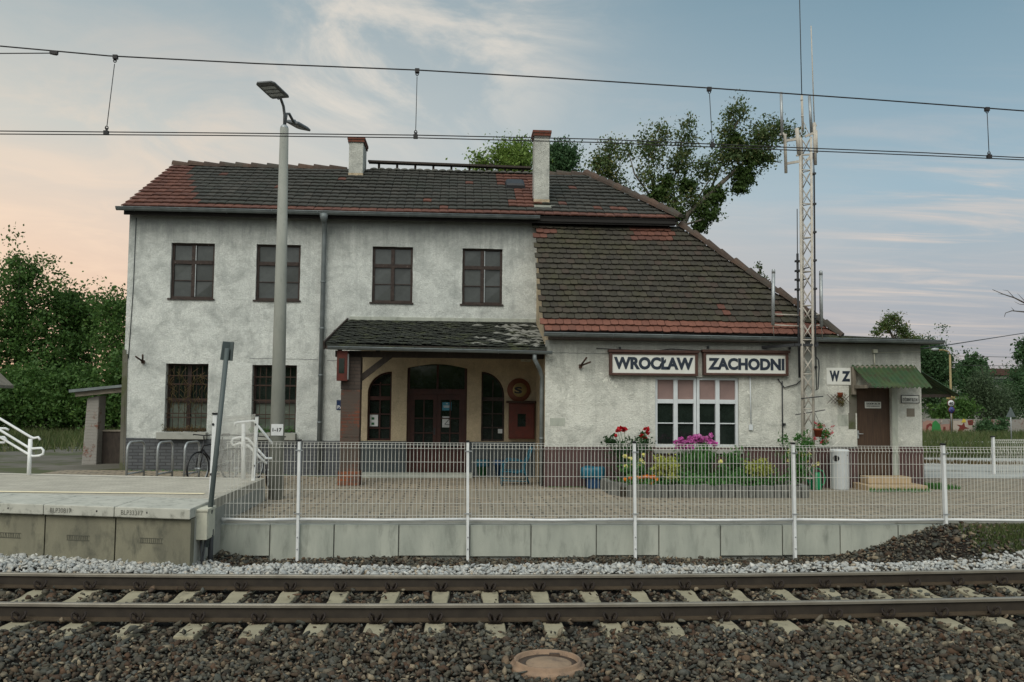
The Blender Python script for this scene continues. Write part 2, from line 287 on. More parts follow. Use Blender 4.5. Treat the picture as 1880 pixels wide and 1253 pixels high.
# ------------------------------------------------------------------ mesh helpers
BASE = {}
def empty(name, loc, label=None, cat=None, group=None, kind=None):
    o = bpy.data.objects.new(name, None); COL.objects.link(o); o.location = loc; BASE[o] = Vector(loc); o.empty_display_size = .2
    tag(o, label, cat, group, kind); return o
def tag(o, label=None, cat=None, group=None, kind=None):
    if label: o['label'] = label
    if cat: o['category'] = cat
    if group: o['group'] = group
    if kind: o['kind'] = kind
    return o
class G:
    def __init__(s): s.v = []; s.f = []; s.m = []; s.sm = []
    def add(s, vs, fs, mi=0, smooth=False):
        b = len(s.v); s.v.extend(Vector(v) for v in vs)
        for f in fs: s.f.append([b+i for i in f]); s.m.append(mi); s.sm.append(smooth)
        return s
    def box(s, x0, x1, y0, y1, z0, z1, mi=0):
        if x1 < x0: x0, x1 = x1, x0
        if y1 < y0: y0, y1 = y1, y0
        if z1 < z0: z0, z1 = z1, z0
        vs = [(x0, y0, z0), (x1, y0, z0), (x1, y1, z0), (x0, y1, z0), (x0, y0, z1), (x1, y0, z1), (x1, y1, z1), (x0, y1, z1)]
        return s.add(vs, [(0, 3, 2, 1), (4, 5, 6, 7), (0, 1, 5, 4), (1, 2, 6, 5), (2, 3, 7, 6), (3, 0, 4, 7)], mi)
    def beam(s, p, q, w, h, up=(0, 0, 1), mi=0):
        p, q = Vector(p), Vector(q); d = (q-p).normalized(); a = d.cross(Vector(up))
        if a.length < 1e-4: a = d.cross(Vector((0, 1, 0)))
        a.normalize(); b = a.cross(d)
        vs = [P+a*(w/2*sx)+b*(h/2*sz) for P in (p, q) for sx, sz in ((-1, -1), (1, -1), (1, 1), (-1, 1))]
        return s.add(vs, [(3, 2, 1, 0), (4, 5, 6, 7), (0, 1, 5, 4), (1, 2, 6, 5), (2, 3, 7, 6), (3, 0, 4, 7)], mi)
    def tube(s, pts, r, n=8, mi=0, closed=False, smooth=True):
        pts = [Vector(p) for p in pts]; N = len(pts); rs = r if isinstance(r, (list, tuple)) else [r]*N
        prev = None; vs = []
        for i, p in enumerate(pts):
            if closed: d = pts[(i+1) % N]-pts[i-1]
            else: d = pts[min(i+1, N-1)]-pts[max(i-1, 0)]
            d.normalize()
            if prev is None:
                a = d.cross(Vector((0, 0, 1)));
                if a.length < 1e-3: a = d.cross(Vector((0, 1, 0)))
            else: a = prev-d*prev.dot(d)
            a.normalize(); prev = a; b = d.cross(a)
            for k in range(n):
                t = 2*PI*k/n; vs.append(p+a*(math.cos(t)*rs[i])+b*(math.sin(t)*rs[i]))
        fs = []
        for i in range(N if closed else N-1):
            j = (i+1) % N
            for k in range(n): fs.append((i*n+k, i*n+(k+1) % n, j*n+(k+1) % n, j*n+k))
        s.add(vs, fs, mi, smooth)
        if not closed:
            b = len(s.v)-len(vs)
            s.f.append([b+k for k in range(n)][::-1]); s.m.append(mi); s.sm.append(False)
            s.f.append([b+(N-1)*n+k for k in range(n)]); s.m.append(mi); s.sm.append(False)
        return s
    def lathe(s, c, prof, n=24, mi=0, smooth=True, axis='z'):
        c = Vector(c); vs = []; N = len(prof)
        for r, h in prof:
            for k in range(n):
                t = 2*PI*k/n
                if axis == 'z': vs.append(c+Vector((r*math.cos(t), r*math.sin(t), h)))
                elif axis == 'y': vs.append(c+Vector((r*math.cos(t), h, r*math.sin(t))))
                else: vs.append(c+Vector((h, r*math.cos(t), r*math.sin(t))))
        fs = []
        for i in range(N-1):
            for k in range(n): fs.append((i*n+k, i*n+(k+1) % n, (i+1)*n+(k+1) % n, (i+1)*n+k))
        fs.append(tuple(range(n))[::-1]); fs.append(tuple(range((N-1)*n, N*n)))
        return s.add(vs, fs, mi, smooth)
    def prism(s, poly, y0, y1, mi=0, axis='y'):
        """poly in XZ extruded along Y (axis y), in XY along Z (axis z), in YZ along X (axis x)"""
        n = len(poly)
        mk = {'y': lambda a, b, c: (a, c, b), 'z': lambda a, b, c: (a, b, c), 'x': lambda a, b, c: (c, a, b)}[axis]
        vs = [mk(a, b, y0) for a, b in poly]+[mk(a, b, y1) for a, b in poly]
        fs = [tuple(range(n)), tuple(range(n, 2*n))[::-1]]+[(i, i+n, (i+1) % n+n, (i+1) % n) for i in range(n)]
        return s.add(vs, fs, mi)
    def sheet(s, outer, holes, Y, depth=0., mi=0, mir=None):
        """flat wall in the plane Y with openings; reveals go back by depth"""
        loops = [outer]+holes
        tri = tessellate_polygon([[Vector((x, z, 0)) for x, z in l] for l in loops])
        flatv = [(x, Y, z) for l in loops for x, z in l]
        fs = []
        for t in tri:
            a, b, c = [Vector(flatv[i]) for i in t]
            n = (b-a).cross(c-a); fs.append(tuple(t) if n.y < 0 else tuple(t)[::-1])
        s.add(flatv, fs, mi)
        if depth:
            for l in holes:
                n = len(l); s.add([(x, Y, z) for x, z in l]+[(x, Y+depth, z) for x, z in l], [(i, (i+1) % n, (i+1) % n+n, i+n) for i in range(n)], mi if mir is None else mir)
        return s
    def build(s, name, mats, parent=None, bevel=0., fix=True):
        if not isinstance(mats, (list, tuple)): mats = [mats]
        me = bpy.data.meshes.new(name); off = BASE[parent] if parent is not None else Vector((0, 0, 0))
        me.from_pydata([tuple(v-off) for v in s.v], [], s.f)
        for m in mats: me.materials.append(MT[m] if isinstance(m, str) else m)
        me.polygons.foreach_set('material_index', s.m); me.polygons.foreach_set('use_smooth', s.sm); me.update()
        if fix:
            import bmesh
            bm = bmesh.new(); bm.from_mesh(me); bmesh.ops.recalc_face_normals(bm, faces=bm.faces); bm.to_mesh(me); bm.free()
        o = bpy.data.objects.new(name, me); COL.objects.link(o)
        if parent is not None: o.parent = parent
        BASE[o] = off
        if bevel:
            md = o.modifiers.new('bevel', 'BEVEL'); md.width = bevel; md.segments = 2; md.limit_method = 'ANGLE'
        return o
def np_mesh(name, V, Fq, mats, parent=None, midx=None, smooth=False):
    me = bpy.data.meshes.new(name); V = np.asarray(V, np.float32); Fq = np.asarray(Fq, np.int32); k = Fq.shape[1]
    off = BASE[parent] if parent is not None else Vector((0, 0, 0)); V = V-np.array(off, np.float32)
    me.vertices.add(len(V)); me.vertices.foreach_set('co', V.ravel())
    me.loops.add(Fq.size); me.loops.foreach_set('vertex_index', Fq.ravel())
    me.polygons.add(len(Fq)); me.polygons.foreach_set('loop_start', np.arange(0, Fq.size, k, dtype=np.int32)); me.polygons.foreach_set('loop_total', np.full(len(Fq), k, np.int32))
    if not isinstance(mats, (list, tuple)): mats = [mats]
    for m in mats: me.materials.append(MT[m] if isinstance(m, str) else m)
    if midx is not None: me.polygons.foreach_set('material_index', np.asarray(midx, np.int32))
    me.update(calc_edges=True); me.validate()
    o = bpy.data.objects.new(name, me); COL.objects.link(o)
    if parent is not None: o.parent = parent
    BASE[o] = off
    return o
def text_mesh(name, body, x0, x1, z0, z1, Y, m, parent, depth=.006, bold=0., face='-y', spacing=1.):
    cu = bpy.data.curves.new('txt', 'FONT'); cu.body = body; cu.extrude = .02; cu.offset = bold; cu.resolution_u = 4; cu.space_character = spacing
    o = bpy.data.objects.new('txt', cu); COL.objects.link(o); bpy.context.view_layer.update()
    me0 = o.evaluated_get(bpy.context.evaluated_depsgraph_get()).to_mesh()
    vs = [v.co.copy() for v in me0.vertices]; fs = [list(p.vertices) for p in me0.polygons]
    o.to_mesh_clear(); bpy.data.objects.remove(o)
    ax, bx = min(v.x for v in vs), max(v.x for v in vs); ay, by = min(v.y for v in vs), max(v.y for v in vs)
    g = G()
    g.add([(x0+(v.x-ax)/(bx-ax)*(x1-x0), Y-depth*(v.z+.02)/.04, z0+(v.y-ay)/(by-ay)*(z1-z0)) for v in vs], fs)
    return g.build(name, m, parent)
def copy_thing(o):
    c = o.copy(); COL.objects.link(c); BASE[c] = BASE.get(o, Vector())
    for ch in list(o.children):
        d = copy_thing(ch); d.parent = c
    return c
def smooth(t): t = max(0., min(1., t)); return t*t*(3-2*t)
# ------------------------------------------------------------------ ground
def Yc(x):
    d = x-.7; a = abs(d)
    return 10.16+(.0062*d*d if a < 8 else .0062*64+.0992*(a-8))
def ang(x):
    d = max(-8., min(8., x-.7)); return math.atan(.0124*d)
def mound(x, y): return .51*smooth((x-5.3)/2.3)**1.25*smooth((y-11.75)/1.35)
def hgt(x, y):
    if y < 13.26:
        z = -.235+.02*math.sin(x*1.7+y)*math.sin(y*2.3)
        bed = smooth((y-Yc(x)-.82)/.32)
        z += bed*(.012+.168*smooth((-2.6-x)/1.2))
        z += .115*max(0., 1-((y-11.66-.004*(x-.7)**2)/.42)**2)*smooth((x+3.2)/.8)
        return z+mound(x, y)
    z = .28
    if x < -3: z += .12*smooth((-3-x)/3)
    if x > 4 and y > 25: z -= .0165*min(y-25, 60)*smooth((x-4)/6)
    if x < -9: z -= .1*smooth((y-22)/20)
    return z
def grid_sheet(name, xs, ys, fn, m, **kw):
    V = [(x, y, fn(x, y)) for y in ys for x in xs]; n = len(xs)
    Fq = [(j*n+i, j*n+i+1, (j+1)*n+i+1, (j+1)*n+i) for j in range(len(ys)-1) for i in range(n-1)]
    o = np_mesh(name, V, Fq, m); o.data.polygons.foreach_set('use_smooth', [True]*len(Fq)); tag(o, **kw); return o
fr = lambda a, b, s: [a+s*i for i in range(int(round((b-a)/s))+1)]
xs = [-900, -300, -150, -80, -50, -30, -20]+fr(-14, 16, .4)+[20, 28, 40, 60, 90, 150, 300, 900]
ys = [-300, -60, -10, 0, 4, 6]+fr(7, 13.2, .2)+[13.25, 13.3, 14, 15, 16]+fr(17, 29, 1)+fr(30, 90, 5)+[120, 180, 300, 600, 1500]
grid_sheet('ground', xs, ys, hgt, 'ground', kind='structure')
grid_sheet('paving', fr(-9.2, 16, .4), [13.29]+fr(14, 19, 1)+[19.6, 20.3, 21.05], lambda x, y: hgt(x, y)+.012, 'paver', kind='structure')
grid_sheet('road', fr(10.3, 70, 2), [21.05, 22, 23, 24, 25, 26.5, 28, 30], lambda x, y: hgt(x, y)+.02, 'road', kind='structure')
grid_sheet('far_lane', fr(8, 90, 4), [44, 47, 50], lambda x, y: hgt(x, y)+.03, 'road', kind='structure')
grid_sheet('dirt_yard', fr(-60, -8.6, 2), [17, 19, 21, 23, 26, 29, 31], lambda x, y: hgt(x, y)+.02+.05*math.sin(x)*math.sin(y*.7), 'dirt', kind='structure')
# ------------------------------------------------------------------ stones
def ico():
    t = (1+5**.5)/2
    v = np.array([(-1, t, 0), (1, t, 0), (-1, -t, 0), (1, -t, 0), (0, -1, t), (0, 1, t), (0, -1, -t), (0, 1, -t), (t, 0, -1), (t, 0, 1), (-t, 0, -1), (-t, 0, 1)], float)
    f = np.array([(0, 11, 5), (0, 5, 1), (0, 1, 7), (0, 7, 10), (0, 10, 11), (1, 5, 9), (5, 11, 4), (11, 10, 2), (10, 7, 6), (7, 1, 8), (3, 9, 4), (3, 4, 2), (3, 2, 6), (3, 6, 8), (3, 8, 9), (4, 9, 5), (2, 4, 11), (6, 2, 10), (8, 6, 7), (9, 8, 1)])
    return v/np.linalg.norm(v[0]), f
IV, IF = ico()
def rotations(n, full=True):
    q = rng.normal(size=(n, 4)); q /= np.linalg.norm(q, axis=1)[:, None]; w, x, y, z = q.T
    return np.stack([1-2*(y*y+z*z), 2*(x*y-z*w), 2*(x*z+y*w), 2*(x*y+z*w), 1-2*(x*x+z*z), 2*(y*z-x*w), 2*(x*z-y*w), 2*(y*z+x*w), 1-2*(x*x+y*y)], 1).reshape(n, 3, 3)
def stones(name, P, size, m, label):
    n = len(P); rad = 1+rng.uniform(-.25, .3, (n, 12, 1)); v = IV[None]*rad
    for _ in range(5):
        nn = rng.normal(size=(n, 3)); nn /= np.linalg.norm(nn, axis=1)[:, None]; dd = np.einsum('nij,nj->ni', v, nn); ex = np.maximum(dd-rng.uniform(.28, .62, (n, 1)), 0); v = v-ex[:, :, None]*nn[:, None, :]
    v = v*rng.uniform(.55, 1.6, (n, 1, 3))*size[:, None, None]*np.array([1.15, 1., .72])
    ea = rng.normal(0, .45, (n, 2)); ez = rng.uniform(0, 2*PI, n); c1, s1, c2, s2, c3, s3 = np.cos(ea[:, 0]), np.sin(ea[:, 0]), np.cos(ea[:, 1]), np.sin(ea[:, 1]), np.cos(ez), np.sin(ez); o_ = np.zeros(n); i_ = np.ones(n)
    Rx = np.stack([i_, o_, o_, o_, c1, -s1, o_, s1, c1], 1).reshape(n, 3, 3); Ry = np.stack([c2, o_, s2, o_, i_, o_, -s2, o_, c2], 1).reshape(n, 3, 3); Rz = np.stack([c3, -s3, o_, s3, c3, o_, o_, o_, i_], 1).reshape(n, 3, 3)
    v = np.einsum('nij,nkj->nki', Rz@Rx@Ry, v)+P[:, None, :]
    f = (IF[None]+12*np.arange(n)[:, None, None]).reshape(-1, 3)
    o = np_mesh(name, v.reshape(-1, 3), f, m); tag(o, label, kind='stuff'); return o
sleeper_x = [.41+.6*k for k in range(-17, 19)]
def ballast_points():
    sp = .041; pts = []
    gx = np.arange(-10.2, 11.6, sp); gy = np.arange(6.6, 13.24, sp)
    XX, YY = np.meshgrid(gx, gy); XX = (XX+rng.uniform(-.6, .6, XX.shape)*sp).ravel(); YY = (YY+rng.uniform(-.6, .6, YY.shape)*sp).ravel()
    sx = np.array(sleeper_x)
    mc = atz(1005, 1219, -.19)
    for x, y in zip(XX, YY):
        if math.hypot(x-mc.x, y-mc.y) < .345: continue
        if x < -3.45 and y > 11.95+(-3.4-x)*.22: continue
        if x > 6.6 and y > 13.0 and random.random() < .0: continue
        t = y-Yc(x); j = np.abs(sx-x+math.tan(ang(x))*t*-0).argmin(); s = x-sx[j]+math.tan(ang(x))*t
        if abs(s) < .142 and -1.3 < t < .95:
            if t < -.92:
                if random.random() < .96-.5*smooth((-t-1.12)/.16): continue
            elif random.random() < .986: continue
        if .66 < abs(t) < .84: continue
        z = hgt(x, y)+.012
        if t < -1.3: z += .02
        elif t > 1.2 and y < 11.6: z += .0
        if abs(s) < .17 and -1.3 < t < .95: z = -.168
        grassy = smooth((x-7.6)/1.)*smooth((y-12.25)/.5)
        if random.random() < grassy*.93: continue
        white = 0
        wy = 11.45+.004*(x-.7)**2
        band = 1-abs(y-wy-.15)/(.29 if x < 3.5 else .25)
        if x < -3.0: band = 1. if Yc(x)+.83 < y < 12.2+max(0, -3.4-x)*.25 else 0
        elif y > 11.95+.02*abs(x): band = 0
        if band > 0 and random.random() < min(1, band*2.2)*(.97 if x < 3.2 else .62): white = 1
        if 8.0 < x < 9.6 and 11.9 < y < 12.35 and random.random() < .75: white = 1
        if 6.2 < x < 8 and 11.6 < y < 12.3 and random.random() < .18: white = 1
        pts.append((x, y, z, white))
    return np.array(pts)
BP = ballast_points()
b0 = BP[BP[:, 3] == 0][:, :3]; b1 = BP[BP[:, 3] == 1][:, :3]
sz = np.exp(rng.normal(math.log(.0235), .38, len(b0))); sz = np.clip(sz, .011, .046); b0[:, 2] += rng.uniform(-.022, .024, len(b0))
stones('ballast_gravel', b0, sz, 'ballast', 'dark brown and grey crushed stone ballast around the track')
extra = b1[rng.random(len(b1)) < .6]+np.array([.02, .015, .03]); b1 = np.vstack([b1, extra])
sz = np.exp(rng.normal(math.log(.029), .3, len(b1))); sz = np.clip(sz, .014, .046); b1[:, 2] += rng.uniform(0, .03, len(b1))
stones('white_gravel', b1, sz, 'whitestone', 'pale white limestone gravel strip between track and platform wall')
# ------------------------------------------------------------------ rails and sleepers
def rail(off, label):
    xs = fr(-16, 19, .5); prof = [(-.07, -.172), (.07, -.172), (.07, -.16), (.012, -.14), (.009, -.045), (.035, -.034), (.035, -.008), (.028, 0), (-.028, 0), (-.035, -.008), (-.035, -.034), (-.009, -.045), (-.012, -.14), (-.07, -.16)]
    g = G(); n = len(prof); vs = []
    for x in xs:
        a = ang(x); y = Yc(x)+off
        for u, z in prof: vs.append((x-math.sin(a)*(u+off), y+math.cos(a)*u, z))
    fs = []; mi = []
    for i in range(len(xs)-1):
        for k in range(n):
            fs.append((i*n+k, i*n+(k+1) % n, (i+1)*n+(k+1) % n, (i+1)*n+k)); mi.append(1 if k in (6, 7, 8, 9) else 2 if k in (10, 11, 4, 5) else 0)
    b = len(g.v); g.v.extend(Vector(v) for v in vs); g.f += [list(f) for f in fs]; g.m += mi; g.sm += [False]*len(fs)
    o = g.build('rail', ['rail_side', 'rail_top', 'rail_dark']); tag(o, label, 'rail', 'rails of the track')
rail(-.755, 'rusty brown steel rail of the track, nearer the round manhole cover')
rail(.755, 'rusty brown steel rail of the track, nearer the white gravel strip')
sl = empty('concrete_sleeper', (0, 0, 0), 'weathered pale concrete sleeper across the track, its end sunk in the ballast', 'sleeper', 'concrete sleepers under the rails')
g = G()
secs = [(-1.27, .098, .125, -.20), (-1.0, .102, .125, -.183), (-.55, .102, .125, -.183), (-.35, .09, .115, -.205), (.35, .09, .115, -.205), (.55, .102, .125, -.183), (1.0, .102, .125, -.183), (1.27, .098, .125, -.20)]
vs = []
for y, wt, wb, z in secs: vs += [(-wb, y, -.38), (wb, y, -.38), (wt, y, z), (-wt, y, z)]
fs = [(i*4+k, i*4+(k+1) % 4, i*4+4+(k+1) % 4, i*4+4+k) for i in range(7) for k in range(4)]+[(0, 1, 2, 3), (28, 31, 30, 29)]
g.add(vs, fs); g.build('beam', 'sleeper', sl, bevel=.012)
for yy in (-.755, .755):
    for s in (-1, 1):
        g = G(); y0 = yy+s*.075
        g.box(-.07, .07, y0-.03, y0+.035, -.19, -.168)
        for q in (-1, 1):
            pts = [(q*.018, y0+s*.045, -.165), (q*.055, y0+s*.06, -.13), (q*.072, y0+s*.045, -.09), (q*.06, y0+s*.02, -.075), (q*.035, y0+s*.0, -.10), (q*.025, y0-s*.02, -.148)]
            g.tube(pts, .0125, 6)
        g.tube([(0, y0+s*.02, -.18), (0, y0+s*.02, -.12)], .018, 6)
        g.build('rail_clip', 'clip', sl)
for i, x in enumerate(sleeper_x):
    o = sl if i == 0 else copy_thing(sl)
    o.location = (x, Yc(x), random.uniform(-.004, .004)); o.rotation_euler = (0, 0, ang(x)+random.uniform(-.012, .012))
# manhole cover in the ballast
p = atz(1005, 1219, -.19); mh = empty('manhole_cover', p, 'round rusty orange manhole cover lying in the ballast in front of the track', 'manhole cover')
g = G(); g.lathe(p, [(.335, -.12), (.335, -.015), (.328, .0), (.308, .004), (.302, .012), (.299, .040), (.293, .046), (.278, .046), (.272, .040), (.270, .004), (.0, .0)], 56); g.build('rim', 'manhole', mh)
g = G(); g.lathe(p, [(.268, .001), (.266, .006), (.20, .008), (0, .008)], 56); g.build('groove', 'groove', mh)
g = G(); g.lathe(p+Vector((.01, -.02, 0)), [(.205, .0085), (.20, .014), (.18, .017), (.17, .021), (.10, .022), (.095, .026), (.0, .026)], 56); g.build('lid', 'manhole2', mh)
g = G(); g.box(p.x+.04, p.x+.13, p.y+.18, p.y+.225, p.z+.008, p.z+.032); g.build('handle', 'groove', mh)
# ------------------------------------------------------------------ platform
def edgeY(x): return 11.63+.23*max(0, -3.4-x)
pf = empty('station_platform', (-3.4, 12, 0), 'concrete station platform end with pale edge slabs and stamped wall panels', 'platform')
XL = -10.
def quadprism(g, x0, x1, fy0, y1, z0, z1, mi=0, of=0.):
    g.prism([(x0, edgeY(x0)+of), (x1, edgeY(x1)+of), (x1, y1), (x0, y1)], z0, z1, mi, axis='z')
joints = [-3.40]; k = 1
for px in (211, 80):
    joints.append(at(px, 1000, edgeY(-4.5 if px > 100 else -5.4)+.06).x)
while joints[-1] > XL: joints.append(joints[-1]-.96)
for i in range(len(joints)-1):
    a, b = joints[i+1]+.008, joints[i]-.008
    g = G(); quadprism(g, a, b, 0, edgeY(a)+.22, -.35, .555, of=.07)
    mx = (a+b)/2-.03; yy = edgeY(mx)+.068
    g.build('wall_panel', 'panel', pf, bevel=.006)
    g = G(); m1, m2 = mx-.15, mx+.17
    for z0, z1 in ((.235, .243), (.297, .305)): g.beam((m1, edgeY(m1)+.068, (z0+z1)/2), (m2, edgeY(m2)+.068, (z0+z1)/2), .006, .007)
    for q in range(12):
        xx = m1+.01+q*.026; g.beam((xx, edgeY(xx)+.068, .243), (xx+random.uniform(-.012, .012), edgeY(xx)+.068, .297), .005, .007)
    g.build('stamp', 'panelstamp', pf)
    g = G(); g.prism([(a-.004, edgeY(a)), (b+.004, edgeY(b)), (b+.004, edgeY(b)+1.15), (a-.004, edgeY(a)+1.15)], .565, .70, axis='z')
    cs = g.build('edge_slab', 'coping' if i else 'coping', pf, bevel=.012)
    if i in (0, 1):
        t0 = a+.09; yy = edgeY(t0+.15)-.004
        o = text_mesh('stamp', ('BLP33317', 'BLP30817')[i], t0, t0+.3, .60, .66, 0, 'stampgrey', None, .004)
        me = o.data
        for v in me.vertices: v.co.y = edgeY(v.co.x)-.003+v.co.y*.5
        o.parent = pf; off = BASE[pf]
        for v in me.vertices: v.co -= off
    g = G(); c0 = a+.3+.3*(i % 2); g.lathe((c0+.15, edgeY(c0+.15)-.001, .635), [(.014, .0), (.014, .012)], 10, axis='y'); g.build('lifting_hole', 'black', pf)
g = G(); g.prism([(XL, edgeY(XL)+1.16), (-3.405, edgeY(-3.4)+1.16), (-3.405, 16.03), (XL, 16.9)], .56, .695, axis='z'); g.build('deck', 'deck', pf)
g = G(); g.box(-3.47, -3.402, 11.86, 16.05, -.3, .56); g.build('end_wall', 'conc', pf, bevel=.008)
g = G()
for (pa, pb, w) in (((0, 903), (375, 907), .15),):
    a, b = atz(*pa, .70), atz(*pb, .70); a += (a-b)*.6
    g.add([(a.x, a.y-w/2, .7035), (b.x, b.y-w/2, .7035), (b.x, b.y+w/2, .7035), (a.x, a.y+w/2, .7035)], [(0, 1, 2, 3)])
g.build('warning_line', 'yellow', pf, fix=False)
g = G(); a, b = atz(0, 869, .7), atz(440, 878, .7); a += (a-b)*.4; g.add([(a.x, a.y-.22, .701), (b.x, b.y-.22, .701), (b.x, b.y, .701), (a.x, a.y, .701)], [(0, 1, 2, 3)]); g.build('tactile_strip', 'tactile', pf, fix=False)
# ------------------------------------------------------------------ retaining wall
rw = empty('retaining_wall', (1.7, 13.2, -.2), 'low wall of pale grey concrete panels carrying the white mesh fence', 'wall')
jx = [at(px, 990, 13.14).x for px in (378, 495, 613, 732, 862, 975, 1095, 1210, 1323, 1437, 1543, 1650, 1765)]
for i in range(len(jx)-1):
    g = G(); dz = random.uniform(-.006, .006); g.box(jx[i]+.008, jx[i+1]-.008, 13.14+random.uniform(0, .012), 13.25, -.19+random.uniform(-.05, .03) if i % 3 else -.16, .285+dz); g.build('panel', 'conclite', rw, bevel=.007)
g = G(); g.box(jx[0], jx[-2], 13.2, 13.31, -.6, .292); g.build('backing', 'conc', rw)
g = G(); g.box(jx[0], 16, 13.30, 13.36, .0, .325); g.build('kerb', 'conc', rw)
# ------------------------------------------------------------------ mesh fences
def fence_panel(a, b, z0, z1, parent, rows, vs=.0535, r=.0036):
    a, b = Vector(a), Vector(b); d = b-a; L = d.length; d.normalize(); n = Vector((-d.y, d.x, 0)); n = n if n.y < 0 else -n
    g = G(); N = int(L/vs)
    for i in range(N+1):
        p = a+d*(i*vs+(L-N*vs)/2)
        zt = z1
        pts = [p+Vector((0, 0, z0)), p+Vector((0, 0, zt-.13)), p+Vector((0, 0, zt-.085))+n*.028, p+Vector((0, 0, zt-.03)), p+Vector((0, 0, zt))]
        g.tube(pts, r, 4, smooth=False)
    for z in rows+[z1-.004, z1-.035, z1-.085]:
        o = n*.028 if abs(z-(z1-.085)) < .001 else n*.006
        g.tube([a+o+Vector((0, 0, z)), b+o+Vector((0, 0, z))], r*.8, 4, smooth=False)
    return g.build('mesh_panel', 'wire', parent)
fe = empty('mesh_fence', (2.6, 13.1, -.2), 'long white wire mesh fence on posts along the concrete panel wall', 'fence', 'white mesh fences')
px_posts = [-2.30, .16, 2.635, 5.05, 7.39, 9.8, 12.2]
FX = [-3.40]+px_posts
for i, x in enumerate(FX[1:]):
    g = G(); lean = random.uniform(-.012, .012); bot = -.27 if x < 7 else .18
    g.beam((x+.01, 13.10, bot), (x+lean, 13.10, 1.5), .04, .075, up=(0, 1, 0))
    po = g.build('post', 'white', fe, bevel=.004)
    g = G(); g.beam((x+lean, 13.10, 1.5), (x+lean, 13.10, 1.525), .05, .088, up=(0, 1, 0)); g.build('cap', 'black', po)
    g = G()
    for z in (-.05, .12): g.lathe((x+.008, 13.062, z), [(.011, 0), (.009, -.012)], 8, axis='y')
    for z in (1.37, .46): g.box(x-.05, x+.055, 13.05, 13.06, z-.007, z+.007)
    g.build('fixing', 'galv', po)
for i in range(len(FX)-1):
    dz = .0 if i < 4 else -.01*(i-3)
    fence_panel((FX[i]+.045, 13.115, 0), (FX[i+1]-.045, 13.115, 0), .39, 1.49+dz, fe, [1.205, 1.0, .80, .60, .43])
g = G(); g.tube([(FX[0]+.1, 13.10, .375), (FX[0]+.02, 13.10, .36)], .02, 8)
for i in range(len(FX)-1): g.tube([(FX[i]+.02, 13.10, .375), ((FX[i]+FX[i+1])/2, 13.10, .362), (FX[i+1]-.02, 13.10, .375)], .021, 8)
g.build('bottom_rail', 'white', fe)
ef = empty('mesh_fence', (-3.46, 13, .7), 'short white mesh fence across the platform end beside the lamp post', 'fence', 'white mesh fences')
fence_panel((-3.48, 12.98, 0), (-3.50, 15.55, 0), .74, 1.84, ef, [1.55, 1.35, 1.15, .95], r=.003)
for y, zt in ((12.95, 1.88), (15.6, 1.80)):
    g = G(); g.beam((-3.53+.02*(y < 14), y, .1), (-3.48, y, zt), .045, .06, up=(1, 0, 0)); po = g.build('post', 'white', ef, bevel=.004)
    g = G(); g.box(-3.515, -3.445, y-.035, y+.035, zt, zt+.025); g.build('cap', 'black', po)
    g = G(); g.lathe((-3.5, y-.026, zt-.14), [(.02, 0), (.018, -.01)], 8, axis='y'); g.lathe((-3.505, y-.026, zt-.85), [(.02, 0), (.018, -.01)], 8, axis='y'); g.build('bolt', 'cable', po)
a = at(1825, 890, 22.4); ff = empty('mesh_fence', a, 'far white mesh fence beyond the road by the corner of the station', 'fence', 'white mesh fences')
b = Vector((a.x+3.2, 23.0, 0)); zt = at(1825, 803, 22.4).z
for i in range(2):
    p, q = Vector((a.x+i*2.6, 22.4+.5*i, 0)), Vector((a.x+(i+1)*2.6, 22.4+.5*(i+1), 0))
    fence_panel(p, q, .28, zt-.06, ff, [.5, .75, 1.0], r=.0055, vs=.06)
    g = G(); g.beam((p.x, p.y, .1), (p.x, p.y, zt), .05, .08, up=(0, 1, 0)); po = g.build('post', 'white', ff)
    g = G(); g.box(p.x-.05, p.x+.05, p.y-.04, p.y+.04, zt, zt+.03); g.build('cap', 'black', po)
# ------------------------------------------------------------------ handrails
def hrail(name_label, polylines, post, Yp, group):
    b = atz(*post[0], .70); h = empty('handrail', b, name_label, 'handrail', group)
    g = G(); g.tube([Vector((b.x, b.y, .6)), at(*post[1], b.y)], .036, 12); g.build('post', 'white', h)
    for pl in polylines:
        g = G(); g.tube([at(x, y, b.y+(dy if True else 0)) for x, y, dy in pl], .022, 10); g.build('rail', 'white', h)
hrail('white tubular handrail of the platform steps beside the brick pillar', [[(-40, 745, 0), (0, 769, 0), (55, 802, 0), (62, 805, 0), (70, 803, 0), (74, 808, 0)], [(-40, 768, 0), (0, 790, 0), (52, 822, 0), (60, 824, 0), (76, 823, 0), (80, 827, 0), (79, 834, 0), (72, 837, 0), (60, 838, 0), (50, 833, 0), (0, 803, .1), (-40, 782, .1)], [(-30, 787, .5), (10, 787, .5), (16, 790, .5)], [(-30, 803, .5), (8, 803, .5), (12, 808, .5), (8, 813, .5), (-30, 813, .5)]], ((53, 872), (56, 806)), 16.4, 'platform handrails')
hrail('white tubular handrail behind the mesh fence at the platform end', [[(431, 784, 0), (432, 777, 0), (437, 776, 0), (466, 773, 0), (480, 790, 0), (500, 815, 0)], [(500, 842, 0), (488, 842, 0), (470, 822, 0), (455, 806, 0), (440, 803, 0), (428, 806, 0), (425, 812, 0), (428, 818, 0), (440, 814, 0), (455, 818, 0), (475, 838, 0), (490, 852, 0)]], ((447, 880), (447, 778)), 16., 'platform handrails')
